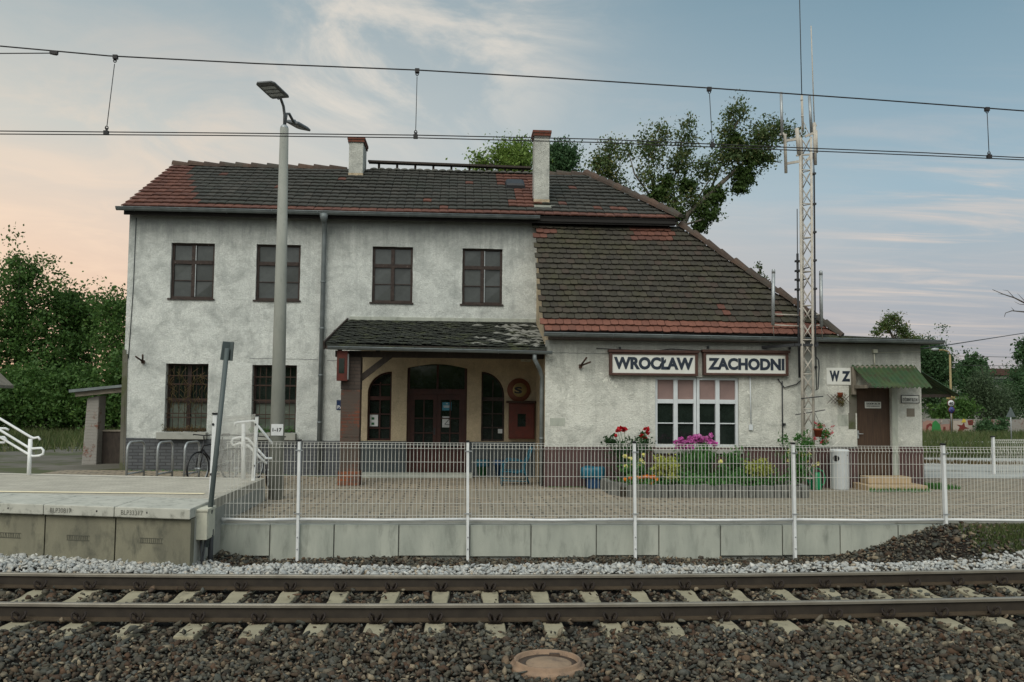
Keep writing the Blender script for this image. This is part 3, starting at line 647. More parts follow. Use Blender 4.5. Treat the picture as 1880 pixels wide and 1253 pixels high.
# ------------------------------------------------------------------ station building
A, B = 21.0, 18.7
XW, XP, XE = -7.755, -2.30, 1.85
st = empty('station_building', (0, 21, .3), 'old two storey railway station in weathered white plaster with a mossy tiled mansard roof', 'building')
def R4(x0, x1, z0, z1): return [(x0, z0), (x1, z0), (x1, z1), (x0, z1)]
UPW = [(-6.77, -5.77, 4.42, 5.73), (-4.80, -3.77, 4.41, 5.735), (-2.08, -1.12, 4.40, 5.735), (.06, 1.02, 4.39, 5.73)]
GRW = [(-6.80, -5.83, 1.31, 2.89), (-4.82, -3.79, 1.30, 2.88)]
def jit(poly, a=.012):
    out = []
    for i, p in enumerate(poly):
        q = poly[(i+1) % len(poly)]; n = max(1, int(math.hypot(q[0]-p[0], q[1]-p[1])/.16))
        for k in range(n):
            t = k/n; e = 0 if k == 0 else a; out.append((p[0]+(q[0]-p[0])*t+random.uniform(-e, e)*.5, p[1]+(q[1]-p[1])*t+random.uniform(-e, e)*.5))
    return out
PZ = 1.12
g = G(); g.sheet([(XW, PZ), (XP, PZ), (XP, 6.46), (XW, 6.46)], [jit(R4(*w), .008) for w in UPW[:2]+GRW], A, .32); g.build('wall', 'wallA', st)
g = G(); g.sheet([(XP, 3.75), (XE, 3.75), (XE, 6.46), (XP, 6.46)], [jit(R4(*w), .008) for w in UPW[2:]], A, .20); g.build('wall', 'wallA', st)
def arch(x0, x1, z0, zs, z1, side):
    """quarter-arched opening: springs at zs on one side and reaches z1 on the other"""
    n = 10; pts = []
    for k in range(n+1):
        t = k/n*PI/2
        if side < 0: pts.append((x1-(x1-x0)*math.cos(t)*1., zs+(z1-zs)*math.sin(t)))
        else: pts.append((x0+(x1-x0)*math.cos(t), zs+(z1-zs)*math.sin(t)))
    if side < 0: return [(x0, z0), (x1, z0)]+pts[::-1]
    return [(x0, z0), (x1, z0)]+pts
archL = arch(-2.13, -1.57, 1.13, 2.25, 2.76, -1); archR = arch(.55, 1.10, 1.13, 2.20, 2.78, 1)
dpts = [(-1.21, 0.30), (.21, .30)]+[(.21-1.42*k/10, 2.85+.10*math.sin(PI*k/10)) for k in range(11)]
# door plus windows in the cream porch wall
dl = [(-1.21, .34)]+dpts[2:][::-1]+[(.21, .34)]
g = G(); g.sheet([(XP, PZ), (-1.21, PZ)]+dl[1:-1]+[(.21, PZ), (XE, PZ), (XE, 3.75), (XP, 3.75)], [archL, archR], A, .22)
nd = len(dl); g.add([(x, A, z) for x, z in dl]+[(x, A+.22, z) for x, z in dl], [(k, k+1, k+1+nd, k+nd) for k in range(nd-1)])
g.build('porch_wall', 'cream', st)
g = G(); g.box(XP, -1.21, A-.012, A+.05, .2, PZ); g.build('plinth', 'plinthC', st); g = G(); g.box(.21, XE, A-.012, A+.05, .2, PZ); g.build('plinth', 'plinthC', st)
g = G(); g.prism([(XW-.015, .1), (XP, .1), (XP, PZ-.01), (XW-.015, PZ+.04)], A-.02, A+.1); g.build('plinth', 'plinthA', st)
# gable, rear and inside block
g = G(); RZ, RY = 8.45, 24.3
gp = [(A+.004, .1), (A+.004, 6.44), (RY, RZ-.05), (2*RY-A, 6.44), (2*RY-A, .1)]
g.prism([(y, z) for y, z in gp], XW, XW+.2, axis='x')
g.box(XW, XE, 2*RY-A-.2, 2*RY-A, .1, 6.44); g.build('wall', 'wallA', st)
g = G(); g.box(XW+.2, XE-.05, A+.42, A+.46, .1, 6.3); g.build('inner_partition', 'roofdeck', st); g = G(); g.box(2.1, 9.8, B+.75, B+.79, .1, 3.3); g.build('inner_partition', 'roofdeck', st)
# right wing
WB = (4.21, 6.03, 1.10, 2.64); DB = (8.63, 9.40, .56, 2.45)
XR = 10.08; ZB = 3.40
g = G(); g.sheet([(XE-.01, 1.13), (8.63, 1.17), (8.63, 2.45), (9.40, 2.45), (9.40, 1.18), (XR, 1.18), (XR, ZB), (XE-.01, ZB)], [jit(R4(*WB), .006)], B, .16)
g.add([(8.63, B, 1.17), (8.63, B, 2.45), (8.63, B+.2, 2.45), (8.63, B+.2, 1.17)], [(0, 1, 2, 3)]); g.add([(9.4, B, 1.17), (9.4, B, 2.45), (9.4, B+.2, 2.45), (9.4, B+.2, 1.17)], [(0, 1, 2, 3)]); g.add([(8.63, B, 2.45), (9.4, B, 2.45), (9.4, B+.2, 2.45), (8.63, B+.2, 2.45)], [(0, 1, 2, 3)])
g.build('wall', 'wallB', st)
g = G(); g.box(XE-.025, 8.63, B-.018, B+.12, .05, 1.13); g.build('plinth', 'plinthB', st); g = G(); g.box(9.40, XR+.02, B-.018, B+.12, .05, 1.175); g.box(XR-.05, XR+.02, B+.12, 23, .05, 1.175); g.build('plinth', 'plinthB', st)
g = G(); g.box(XR-.2, XR, B+.001, 23.2, .1, ZB-.02); g.box(XE, XR, 29.8, 30, .1, ZB); g.build('wall', 'wallB', st)
g = G(); g.prism([(B+.012, .1), (B+.012, ZB-.02), (A-.004, 6.28), (A-.004, .1)], XE-.008, XE+.14, axis='x'); g.build('cheek_wall', 'cream', st)
g = G(); g.box(9.405, 9.535, B-.02, B+.05, .56, 2.47); g.build('door_jamb', 'conclite', st, bevel=.008)
g = G(); g.box(8.46, 8.63, B-.006, B+.01, 1.9, 2.5); g.box(8.44, 8.60, B-.005, B+.01, 1.55, 1.9); g.build('bare_render_patch', 'dirt', st)
g = G(); g.sheet(jit(R4(9.74, 9.92, 1.83, 2.01), .03), [], B-.004); g.build('bare_render_patch', 'lightwood', st)
g = G(); g.sheet(jit(R4(8.2, 8.5, 1.62, 1.86), .02), [], B-.0045); g.build('render_patch', 'conclite', st); g = G(); g.sheet(jit(R4(1.95, 2.27, 1.58, 1.74), .01), [], B-.004); g.build('render_patch', 'conclite', st)
# ------------------------------------------------------------------ windows
def win(X0, X1, Z0, Z1, Y, m='frame', pane='glassup', kind='up'):
    g = G(); w = .055; Yf = Y+.10; th = .05
    def bar(a, b, c, d, t=th): g.box(a, b, Yf-t/2, Yf+t/2, c, d)
    zt = Z0+(Z1-Z0)*(.66 if kind == 'up' else .46); xm = (X0+X1)/2
    bar(X0-.02, X0+w, Z0, Z1); bar(X1-w, X1+.02, Z0, Z1); bar(X0+w, X1-w, Z0, Z0+w); bar(X0+w, X1-w, Z1-w*.8, Z1+.02)
    bar(X0+w, X1-w, zt-.045, zt+.045, .075); bar(xm-.042, xm+.042, Z0+w, zt-.045, .07); bar(xm-.042, xm+.042, zt+.045, Z1-w*.8, .07)
    zz = Z0+(zt-Z0)*.5 if kind == 'up' else zt+(Z1-zt)*.45
    for a, b in ((X0+w, xm-.042), (xm+.042, X1-w)): bar(a, b, zz-.011, zz+.011, .03)
    wo = g.build('window', m, st, bevel=.004)
    g = G()
    for a, b in ((X0, xm), (xm, X1)):
        for c, d in (((Z0, zz), (zz, zt), (zt, Z1)) if kind == 'up' else ((Z0, (Z0+zt)/2), ((Z0+zt)/2, zt), (zt, Z1))):
            y = Yf+.012; k = [random.uniform(-.011, .011) for _ in range(4)]
            g.add([(a, y+k[0], c), (b, y+k[1], c), (b, y+k[2], d), (a, y+k[3], d)], [(0, 1, 2, 3)])
    po = g.build('pane', [pane, 'glasscurtain'], wo, fix=False)
    if kind == 'ground':
        for q, pg in enumerate(po.data.polygons): pg.material_index = 0 if q % 3 == 2 else 1
    return wo, Yf, zt, xm
for w in UPW:
    wo, Yf, zt, xm = win(*w, A)
    g = G(); g.box(w[0]-.05, w[1]+.03, A-.035, A+.09, w[2]-.035, w[2]); g.build('sill', 'frame', wo)
    if w is UPW[0] or w is UPW[3]:
        g = G(); g.box(xm+.045, xm+.062, Yf-.037, Yf-.03, w[2]+.05, w[3]-.05); g.build('bare_strip', 'galv', wo)
for i, w in enumerate(GRW):
    wo, Yf, zt, xm = win(*w, A+.12, 'frame', 'glassdark', 'ground')
    g = G(); g.box(w[0]-.12, w[1]+.03, A-.17, A+.06, w[2]-.17, w[2]-.01); g.build('sill', 'conc', wo, bevel=.01)
    g = G(); nb = 7
    for k in range(nb+1):
        x = w[0]+.03+(w[1]-w[0]-.06)*k/nb; pts = [(x+random.uniform(-.006, .006), A+.10, w[2]+.02+(w[3]-w[2]-.03)*q/5) for q in range(6)]; g.tube(pts, .008, 5)
    for z in (w[2]+.06, w[2]+.33, w[2]+.42, w[2]+.75, w[2]+1.1, w[2]+1.3): g.beam((w[0]+.0, A+.095, z), (w[1]-.0, A+.095, z+random.uniform(-.01, .01)), .008, .022)
    g.build('security_bars', 'rust', wo)
    if i == 0:
        g = G()
        for k in range(70):
            x = random.uniform(w[0]+.05, w[1]-.05); z = random.uniform(w[2]+.6, w[3]-.05); g.tube([(x, A+.03, z-.25), (x+random.uniform(-.1, .1), A+.02, z-.1), (x+random.uniform(-.15, .15), A+.03, z)], .005, 4)
        g.build('dead_creeper', 'leaf_dry', wo)
# porch joinery
def mull(g, Yf, xs, zs, x0, x1, z0, z1, w=.03):
    for x in xs: g.box(x-w/2, x+w/2, Yf-.025, Yf+.025, z0, z1)
    for z in zs: g.box(x0, x1, Yf-.022, Yf+.022, z-w/2, z+w/2)
for poly, nm in ((archL, 0), (archR, 1)):
    x0, x1 = min(p[0] for p in poly), max(p[0] for p in poly); z1 = max(p[1] for p in poly); Yf = A+.15
    g = G(); n = len(poly); c = ((x0+x1)/2, 1.9)
    inner = [(p[0]+(c[0]-p[0])*.14, p[1]+(c[1]-p[1])*.055) for p in poly]
    vs = [(p[0], Yf-.03, p[1]) for p in poly]+[(p[0], Yf-.03, p[1]) for p in inner]+[(p[0], Yf+.03, p[1]) for p in inner]
    g.add(vs, [(i, (i+1) % n, (i+1) % n+n, i+n) for i in range(n)]+[(i+n, (i+1) % n+n, (i+1) % n+2*n, i+2*n) for i in range(n)])
    mull(g, Yf+.005, [(x0+x1)/2], [1.45, 1.78] if nm else [1.42, 1.75, 2.2+.25], x0+.03, x1-.03, 1.15, z1-.2 if nm else z1-.25)
    g.box(x0+.02, x1-.02, Yf-.04, Yf+.03, 2.08, 2.17)
    wo = g.build('window', 'oxblood' if not nm else 'frame', st)
    g = G(); g.add([(p[0], Yf+.02, p[1]) for p in poly], [tuple(range(n))]); g.build('pane', 'glassdark', wo)
Yd = A+.17
g = G(); g.box(-1.21, .21, Yd-.05, Yd+.06, 2.22, 2.36); g.box(-1.21, -1.12, Yd-.045, Yd+.05, .34, 2.22); g.box(.12, .21, Yd-.045, Yd+.05, .34, 2.22)
g.box(-1.21, -1.15, Yd-.03, Yd+.03, 2.36, 2.86); g.box(.15, .21, Yd-.03, Yd+.03, 2.36, 2.86); g.box(-.52, -.47, Yd-.03, Yd+.03, 2.36, 2.93); g.build('door_frame', 'oxblood', st, bevel=.005)
g = G(); g.add([(p[0], Yd+.01, max(p[1], 2.3)) for p in [(-1.21, 2.3), (.21, 2.3)]+dpts[2:]], [tuple(range(13))]); g.build('transom_pane', 'glassdark', st)
for s, (a, b) in enumerate(((-1.12, -.50), (-.495, .12))):
    g = G(); z0, z1 = .36, 2.22
    g.box(a, a+.09, Yd-.03, Yd+.03, z0, z1); g.box(b-.09, b, Yd-.03, Yd+.03, z0, z1); g.box(a+.09, b-.09, Yd-.03, Yd+.03, z1-.12, z1); g.box(a+.09, b-.09, Yd-.03, Yd+.03, z0, z0+.62)
    g.box(a+.14, b-.14, Yd-.042, Yd-.03, z0+.1, z0+.52)
    mull(g, Yd, [(a+b)/2], [z0+.95, z0+1.30], a+.09, b-.09, z0+.62, z1-.12, .028)
    d = g.build('door', 'oxblood', st, bevel=.004)
    g = G(); g.add([(a+.08, Yd+.01, z0+.6), (b-.08, Yd+.01, z0+.6), (b-.08, Yd+.01, z1-.1), (a+.08, Yd+.01, z1-.1)], [(0, 1, 2, 3)]); g.build('pane', 'glassdark', d, fix=False)
    if s == 0:
        g = G(); g.box(b-.075, b-.035, Yd-.045, Yd-.03, 1.27, 1.43); g.tube([(b-.055, Yd-.05, 1.36), (b-.055, Yd-.08, 1.36), (b-.13, Yd-.08, 1.35)], .007, 6); g.build('handle', 'cable', d)
g = G(); g.box(-2.2, .35, A-.32, A-.015, .2, .40); g.build('doorstep', 'conclite', st, bevel=.01)
# white window of the right wing
X0, X1, Z0, Z1 = WB; Yf = B+.09; g = G(); w = .06
for a, b in ((X0, (X0+X1)/2-.005), ((X0+X1)/2+.005, X1)):
    zt = Z0+(Z1-Z0)*.66; g.box(a, a+w, Yf-.04, Yf+.03, Z0, Z1); g.box(b-w, b, Yf-.04, Yf+.03, Z0, Z1); g.box(a+w, b-w, Yf-.04, Yf+.03, Z0, Z0+.10); g.box(a+w, b-w, Yf-.04, Yf+.03, Z1-w, Z1)
    xm = (a+b)/2; g.box(xm-.045, xm+.045, Yf-.05, Yf+.03, Z0+.10, Z1-w); g.box(a+w, xm-.045, Yf-.045, Yf+.03, zt-.045, zt+.045); g.box(xm+.045, b-w, Yf-.045, Yf+.03, zt-.045, zt+.045)
    zz = Z0+(zt-Z0)*.54; g.box(a+w, xm-.045, Yf-.03, Yf+.03, zz-.012, zz+.012); g.box(xm+.045, b-w, Yf-.03, Yf+.03, zz-.012, zz+.012)
wo = g.build('window', 'pvc', st, bevel=.006)
g = G(); g.add([(X0+.02, Yf+.02, Z0), (X1-.02, Yf+.02, Z0), (X1-.02, Yf+.02, Z1), (X0+.02, Yf+.02, Z1)], [(0, 1, 2, 3)]); g.build('pane', 'glassdark', wo, fix=False)
g = G(); xm = (X0+X1)/2
for a, b in ((X0+.06, xm-.06), (xm+.06, X1-.06)): g.box(a, b, Yf+.005, Yf+.012, zt+.0, Z1-.03)
g.build('blind', 'blind', wo)
g = G(); g.box(X0-.05, X1+.06, B-.07, B+.05, Z0-.09, Z0-.0); g.build('sill', 'conc', wo, bevel=.008)
# brown side door with sandy steps
g = G(); g.box(8.635, 9.40, B+.08, B+.13, .57, 2.45); d = g.build('door', 'door', st)
g = G(); g.box(8.66, 8.70, B+.065, B+.08, 1.35, 1.52); g.tube([(8.68, B+.06, 1.45), (8.68, B+.03, 1.45), (8.78, B+.03, 1.45)], .01, 6); g.build('handle', 'galv', d)
g = G(); g.box(8.50, 9.78, 17.95, B-.02, .2, .415); g.build('doorstep', 'step', st, bevel=.01)
g = G(); g.box(8.66, 9.60, 18.28, B-.02, .42, .565); g.build('doorstep', 'step', st, bevel=.01)
# ------------------------------------------------------------------ roofs
def tiles(g, O, Uv, Vv, nu, nv, tw, course, inside, pick, thick=.018, lift=.035, rounded=False, stagger=False, jz=.006, wave=.0):
    O, Uv, Vv = Vector(O), Vector(Uv).normalized(), Vector(Vv).normalized(); N = Uv.cross(Vv)
    if N.z < 0: N = -N
    for j in range(nv):
        for i in range(-1, nu):
            u0 = i*tw+(.5*tw if stagger and j % 2 else 0); v0 = j*course
            if not inside(u0+tw/2, v0+course*.45): continue
            dz = random.uniform(-jz, jz)+wave*math.sin(u0*.9)*math.sin(v0*1.3+.5); du = random.uniform(-.004, .004); dv = random.uniform(-.008, .008); L = course*1.22
            e = tw*.02
            if rounded: prof = [(e, .018), (tw*.18, .005), (tw*.5, 0), (tw*.82, .005), (tw-e, .018)]; hz = [0, 0, 0, 0, 0]
            else: prof = [(e, 0), (tw*.3, 0), (tw*.65, 0), (tw-e, 0)]; hz = [.0, .007, .006, -.002]
            P = lambda u, v, h: O+Uv*(u0+u+du)+Vv*(v0+v+dv)+N*(h+dz)
            n = len(prof); tl = random.uniform(-.005, .005)
            top = [P(u, v, lift+hz[k]+tl*(k/(n-1)-.5)) for k, (u, v) in enumerate(prof)]; bot = [p-N*thick for p in top]; up = [P(u, L, .004+hz[k]) for k, (u, v) in enumerate(prof)]
            fs = [(k, k+1, 2*n+k+1, 2*n+k) for k in range(n-1)]+[(n+k, n+k+1, k+1, k) for k in range(n-1)]+[(n, 0, 2*n), (n-1, 2*n-1, 3*n-1)]
            g.add(top+bot+up, fs, pick(u0+tw/2, v0+course/2))
def ridge_caps(pts, r=.11, step=.40, m='ridge', parent=None, name='ridge_tile', lift=.02):
    g = G()
    for p, q in zip(pts[:-1], pts[1:]):
        p, q = Vector(p), Vector(q); d = q-p; n = max(1, int(d.length/step)); d.normalize(); side = d.cross(Vector((0, 0, 1))).normalized(); up = side.cross(d)
        if up.z < 0: up = -up
        for k in range(n):
            a = p+(q-p)*(k/n); b = p+(q-p)*((k+1)/n+.12/n); r0, r1 = r*1.25, r*.82; off = up*(lift+random.uniform(-.012, .012))+side*random.uniform(-.012, .012)
            vs = []
            for P, rr in ((a, r0), (b, r1)):
                for s in range(7):
                    t = PI*s/6; vs.append(P+off+side*(math.cos(t)*rr)+up*(math.sin(t)*rr*1.05))
            vs += [v-up*.035 for v in vs[:7]]
            g.add(vs, [(s, s+1, 8+s, 7+s) for s in range(6)]+[(14+s, 15+s, s+1, s) for s in range(6)]+[tuple(range(7, 14))])
    return g.build(name, m, parent)
EY, EZ = 20.72, 6.50; RY, RZ = 24.3, 8.44
XRE = 3.5; XEE = 5.25; XG = -7.86
# structural deck below the tiles
g = G(); dk = .03
def slabq(pts, t=.06):
    pts = [Vector(p) for p in pts]; n = (pts[1]-pts[0]).cross(pts[2]-pts[0]).normalized()
    if n.z < 0: n = -n
    k = len(pts); g.add([p-n*.012 for p in pts]+[p-n*(.012+t) for p in pts], [tuple(range(k)), tuple(range(k, 2*k))[::-1]]+[(i, (i+1) % k, (i+1) % k+k, i+k) for i in range(k)])
slabq([(XG, EY, EZ), (XEE, EY, EZ), (XRE, RY, RZ), (XG, RY, RZ)]); slabq([(XG, 2*RY-EY, EZ), (XEE, 2*RY-EY, EZ), (XRE, RY, RZ), (XG, RY, RZ)]); slabq([(XEE, EY, EZ), (XEE, 2*RY-EY, EZ), (XRE, RY, RZ)])
LE0, LE1 = (1.80, 18.48, 3.56), (8.17, 18.48, 3.56); LT0, LT1 = (1.80, 20.98, 6.36), (5.32, 20.98, 6.36)
slabq([LE0, LE1, LT1, LT0]); slabq([LE1, (8.17, 2*RY-18.48, 3.56), (5.32, 2*RY-20.98, 6.36), LT1]); slabq([(1.8, 2*RY-18.48, 3.56), (8.17, 2*RY-18.48, 3.56), (5.32, 2*RY-20.98, 6.36), (1.8, 2*RY-20.98, 6.36)])
slabq([(1.8, 20.98, 6.34), (5.32, 20.98, 6.34), (5.32, 27.6, 6.34), (1.8, 27.6, 6.34)])
g.build('roof_deck', 'roofdeck', st)
V = Vector((0, RY-EY, RZ-EZ)); L = V.length; Wd = XEE-XG
def ins(u, v):
    x = XG+u; xr = XEE-(XEE-XRE)*v/L
    if x < XG or x > xr+.05 or v > L+.02: return False
    if 1.80 < x < 2.24 and .62 < v < 1.0: return False
    return True
def pick(u, v):
    x = XG+u
    if v < .42: return 1
    if x < XG+1.75-.32*v+.1*math.sin(v*7)*.3 and v > .4: return 1
    if 1.05+(.30 if 1.9 > v else 0)*0 < x < 2.05 and v > 2.6: return 1
    if (1.2 if v < 1.2 else 1.45) < x < 2.05 and .75 < v <= 2.6 and v < 3.4: return 1
    if 1.9 < x < 2.9 and .95 < v < 1.1 and random.random() < .5: return 1
    if 3.2 < x < 4.2 and .7 < v < .9 and random.random() < .8: return 1
    return 1 if random.random() < .008 else 0
g = G(); tiles(g, (XG, EY, EZ), (1, 0, 0), V, int(Wd/.21)+1, int(L/.305)+1, .21, .305, ins, pick, thick=.028, lift=.05, wave=.018, jz=.004); ro = g.build('roof', ['tile_dark', 'tile_red'], st)
Vl = Vector((0, 20.98-18.48, 2.80)); Ll = Vl.length
def insl(u, v):
    x = 1.80+u; return 0 <= u and x < 8.17-(8.17-5.32)*v/Ll+.03 and v < Ll
def pickl(u, v):
    x = 1.8+u
    if v < .43: return 1
    if v > Ll-.62:
        if x < 2.35 and random.random() < .7: return 2
        if 4.1 < x < 5.1: return 2
    return 2 if random.random() < .006 else 0
g = G(); tiles(g, LE0, (1, 0, 0), Vl, 39, int(Ll/.186)+1, .168, .186, insl, pickl, rounded=True, stagger=True, thick=.026, lift=.05, wave=.016, jz=.006); g.build('lower_roof', ['tile_beaver', 'tile_new', 'tile_red'], st)
ridge_caps([(XG, RY, RZ+.02), (-3.2, RY, RZ)], parent=st, lift=-.055, r=.13); ridge_caps([(2.25, RY, RZ+.0), (XRE, RY, RZ)], parent=st, lift=-.05, r=.13)
ridge_caps([(XRE, RY, RZ), (XEE, EY, EZ+.02)], parent=st, name='hip_tile'); ridge_caps([LT1, LE1], parent=st, name='hip_tile', r=.10)
g = G()
for k in range(22): # mortar lumps below the ridge sheet
    x = -2.4+k*.21; g.lathe((x, RY-.07, RZ+.0), [(.13, -.03), (.11, .01), (.07, .03), (0, .04)], 7)
g.build('mortar_bed', 'palisade', st)
g = G(); g.beam((-2.56, RY-.05, RZ+.205), (1.95, RY-.05, RZ+.14), .30, .03); g.beam((-2.56, RY-.2, RZ+.19), (1.95, RY-.2, RZ+.125), .02, .05)
for k in range(9): g.box(-2.3+k*.5, -2.24+k*.5, RY-.1, RY-.02, RZ, RZ+.17)
g.build('ridge_board', 'wood', st)
# eaves boards, gutters
g = G(); g.box(XG+.05, 1.9, A-.20, A-.002, 6.40, 6.455); g.box(XG+.06, 5.15, EY+.03, EY+.07, 6.33, 6.47); g.box(1.9, 5.2, A-.28, A-.02, 6.37, 6.42); g.build('eaves_board', 'roofdeck', st)  # boards coloured black to stand in for the shaded gap below the upper tiles
def gutter(x0, x1, y, z, r=.075, name='gutter', sag=.0):
    g = G(); n = 16; vs = []; fs = []
    for i in range(n+1):
        x = x0+(x1-x0)*i/n; zz = z+sag*(i/n)
        for k in range(9):
            t = PI+PI*k/8; vs.append((x, y+math.cos(t)*r, zz+math.sin(t)*r+.0))
    for i in range(n):
        for k in range(8): fs.append((i*9+k, i*9+k+1, (i+1)*9+k+1, (i+1)*9+k))
    g.add(vs, fs, 0, True)
    for xx, zz in ((x0, z), (x1, z+sag)): g.add([(xx, y+math.cos(PI+PI*k/8)*r, zz+math.sin(PI+PI*k/8)*r) for k in range(9)], [tuple(range(9))])
    g.tube([(x0, y-r, z), (x1, y-r, z+sag)], .012, 6)
    for k in range(int(abs(x1-x0)/1.05)):
        x = x0+.4+k*1.05; zz = z+sag*(x-x0)/(x1-x0); g.tube([(x, y+math.cos(PI+PI*q/6)*(r+.006), zz+math.sin(PI+PI*q/6)*(r+.006)) for q in range(7)], .007, 5)
    return g.build(name, 'zinc', st)
gutter(-7.93, 1.88, EY-.075, 6.475, sag=-.01); gutter(1.78, 10.42, 18.38, 3.53, sag=-.06)
def pipe(pts, r, name='downpipe', m='zinc', ext=None):
    g = G(); g.tube(pts, r, 12)
    for i in range(len(pts)-1):
        p, q = Vector(pts[i]), Vector(pts[i+1])
        if abs(q.z-p.z) > 1.2:
            for k in range(1, int(abs(q.z-p.z)/1.1)+1):
                c = p+(q-p)*(k/(int(abs(q.z-p.z)/1.1)+1)); g.lathe(c, [(r+.008, -.02), (r+.008, .02)], 12)
    if ext: ext(g)
    return g.build(name, m, st)
pipe([(-3.19, 20.64, 6.42), (-3.19, 20.64, 6.30), (-3.20, 20.86, 6.12), (-3.21, 20.9, 5.95), (-3.22, 20.9, .45)], .055, ext=lambda g: g.lathe((-3.19, 20.64, 6.22), [(.055, 0), (.09, .1), (.10, .2)], 12))
# hip end of low annex: flat roof
g = G(); g.prism([(7.6, 3.50), (10.45, 3.42), (10.45, 3.49), (7.6, 3.58)], 18.44, 23.4); g.build('flat_roof', 'felt', st)
g = G(); g.box(1.9, XR, B-.10, B-.002, 3.405, 3.47); g.build('eaves_board', 'wood', st)
# chimneys
def chimney(x0, x1, y0, y1, z0, z1, base):
    g = G(); g.box(x0, x1, y0, y1, z0, z1); c = g.build('chimney', 'chimney', st, bevel=.012)
    g = G(); g.box(x0-.03, x1+.03, y0-.03, y1+.03, z1, z1+.07); g.box(x0-.045, x1+.045, y0-.045, y1+.045, z1+.073, z1+.14); g.build('brick_cap', 'capbrick', c)
    g = G(); g.box(x0-.006, x1+.006, y0-.006, y1+.006, z0, base); g.build('bare_base', 'cream', c)
chimney(-3.02, -2.64, 23.6, 24.45, 7.7, 9.0, 8.16); chimney(1.82, 2.20, 21.6, 22.1, 6.7, 8.70, 7.10)
g = G(); g.box(1.7, 2.32, 21.35, 21.62, 6.82, 6.90); g.build('chimney_flashing', 'conclite', st)
# roof hatch
hv = V.normalized(); hn = Vector((0, -hv.z, hv.y)); hp = Vector((1.43, EY, EZ))+hv*2.62
g = G(); w = .24
vs = [hp+Vector((sx*w*q, 0, 0))+hv*sv*.26*q+hn*h for h, q in ((.03, 1.06), (.11, 1.), (.15, .8)) for sx, sv in ((-1, -1), (1, -1), (1, 1), (-1, 1))]
g.add(vs, [(8, 9, 10, 11)]+[(k+4*l, (k+1) % 4+4*l, (k+1) % 4+4*l+4, k+4*l+4) for l in range(2) for k in range(4)]); g.build('roof_hatch', 'cable', st, bevel=.01)
# ------------------------------------------------------------------ porch canopy
c0, c1 = Vector((-2.78, 18.62, 3.27)), Vector((1.86, 18.62, 3.235)); d0, d1 = Vector((-2.60, 21.0, 3.97)), Vector((1.845, 21.0, 3.93))
g = G(); n = 40; mrow = 14; vs = []
for j in range(mrow+1):
    for i in range(n+1):
        a = c0+(c1-c0)*(i/n); b = d0+(d1-d0)*(i/n); p = a+(b-a)*(j/mrow); sag = -.05*math.sin(PI*i/n)*(1-j/mrow)*.8; vs.append(p+Vector((0, 0, sag+random.uniform(-.008, .008))))
k = len(vs); vs += [v-Vector((0, 0, .05)) for v in vs]; w1 = n+1
fs = [(j*w1+i, j*w1+i+1, (j+1)*w1+i+1, (j+1)*w1+i) for j in range(mrow) for i in range(n)]; fs += [tuple(q+k for q in f)[::-1] for f in fs]
fs += [(i, i+k, i+1+k, i+1) for i in range(n)]+[(j*w1, (j+1)*w1, (j+1)*w1+k, j*w1+k) for j in range(mrow)]+[(j*w1+n, j*w1+n+k, (j+1)*w1+n+k, (j+1)*w1+n) for j in range(mrow)]
g.add(vs, fs)
Vc = d0-c0; Vc.x = 0; tiles(g, c0+Vector((0, 0, .0)), (1, 0, -.0075), Vc, 30, 21, .20, .118, lambda u, v: 0 <= u < 4.66 and u > .18*v/2.5 and v < 2.44, lambda u, v: 0, thick=.012, lift=.022, stagger=True, jz=.014)
cr = g.build('canopy_roof', 'felt', st)
g = G()
for q in range(150):
    i = .66+.33*random.random()**.7; j = random.random()*.9
    if random.random() > (i-.55)*2.2*(1-abs(j-.45)*1.1): continue
    p = c0+(c1-c0)*i; p = p+((d0+(d1-d0)*i)-p)*j+Vector((0, 0, .012)); L_ = random.uniform(.05, .22); a = random.uniform(-.5, .2); e = random.uniform(.015, .04)
    u = Vector((math.cos(a), math.sin(a), .25*math.sin(a))); w = Vector((-math.sin(a), math.cos(a), .3*math.cos(a)))
    g.add([p-u*L_, p-w*e*.6, p+u*L_, p+w*e+Vector((0, 0, .035))], [(0, 1, 2, 3)])
tag(g.build('peeled_felt', 'flake', cr, fix=False), kind='stuff')
g = G(); g.box(-2.58, 1.84, A-.05, A-.003, 3.96, 4.05); g.build('flashing', 'conclite', st, bevel=.01)
g = G(); g.beam(c0+Vector((-.03, -.03, -.05)), d0+Vector((-.03, 0, -.04)), .03, .17); g.beam(c0+Vector((0, .03, -.075)), c1+Vector((0, .03, -.075)), .05, .10); g.build('barge_board', 'frame', st)
g = G(); g.box(-2.62, 1.83, 18.92, 19.08, 3.00, 3.13)
for x in (-2.5, -1.7, -.9, -.1, .7, 1.5): g.beam((x, 18.7, 3.17), (x, 20.98, 3.83), .09, .11)
g.build('canopy_beam', 'wood', st)
g = G(); g.beam((-2.14, 19.0, 2.50), (-1.45, 19.0, 3.05), .12, .12, up=(0, 1, 0)); g.build('canopy_brace', 'wood', st)
g = G(); n = 10
gutter(-2.72, 1.97, 18.52, 3.19, .06, 'canopy_gutter', -.05)
pipe([(1.60, 18.55, 3.08), (1.60, 18.55, 2.98), (1.72, 18.7, 2.78), (1.79, 18.85, 2.62), (1.79, 18.9, 2.3), (1.79, 18.9, .3)], .045)
g = G(); g.box(-2.47, -2.07, 18.82, 19.18, .2, 1.3); g.box(-2.47, -2.07, 18.82, 19.18, 1.303, 2.3); pil = g.build('pillar', 'brick', st, bevel=.008)
g = G(); g.box(-2.475, -2.065, 18.815, 19.185, 2.303, 3.0); g.build('upper_shaft', 'shaft', pil, bevel=.008)
g = G(); g.box(-2.495, -2.045, 18.795, 19.205, .19, .6); g.build('brick_foot', 'brickfoot', pil)
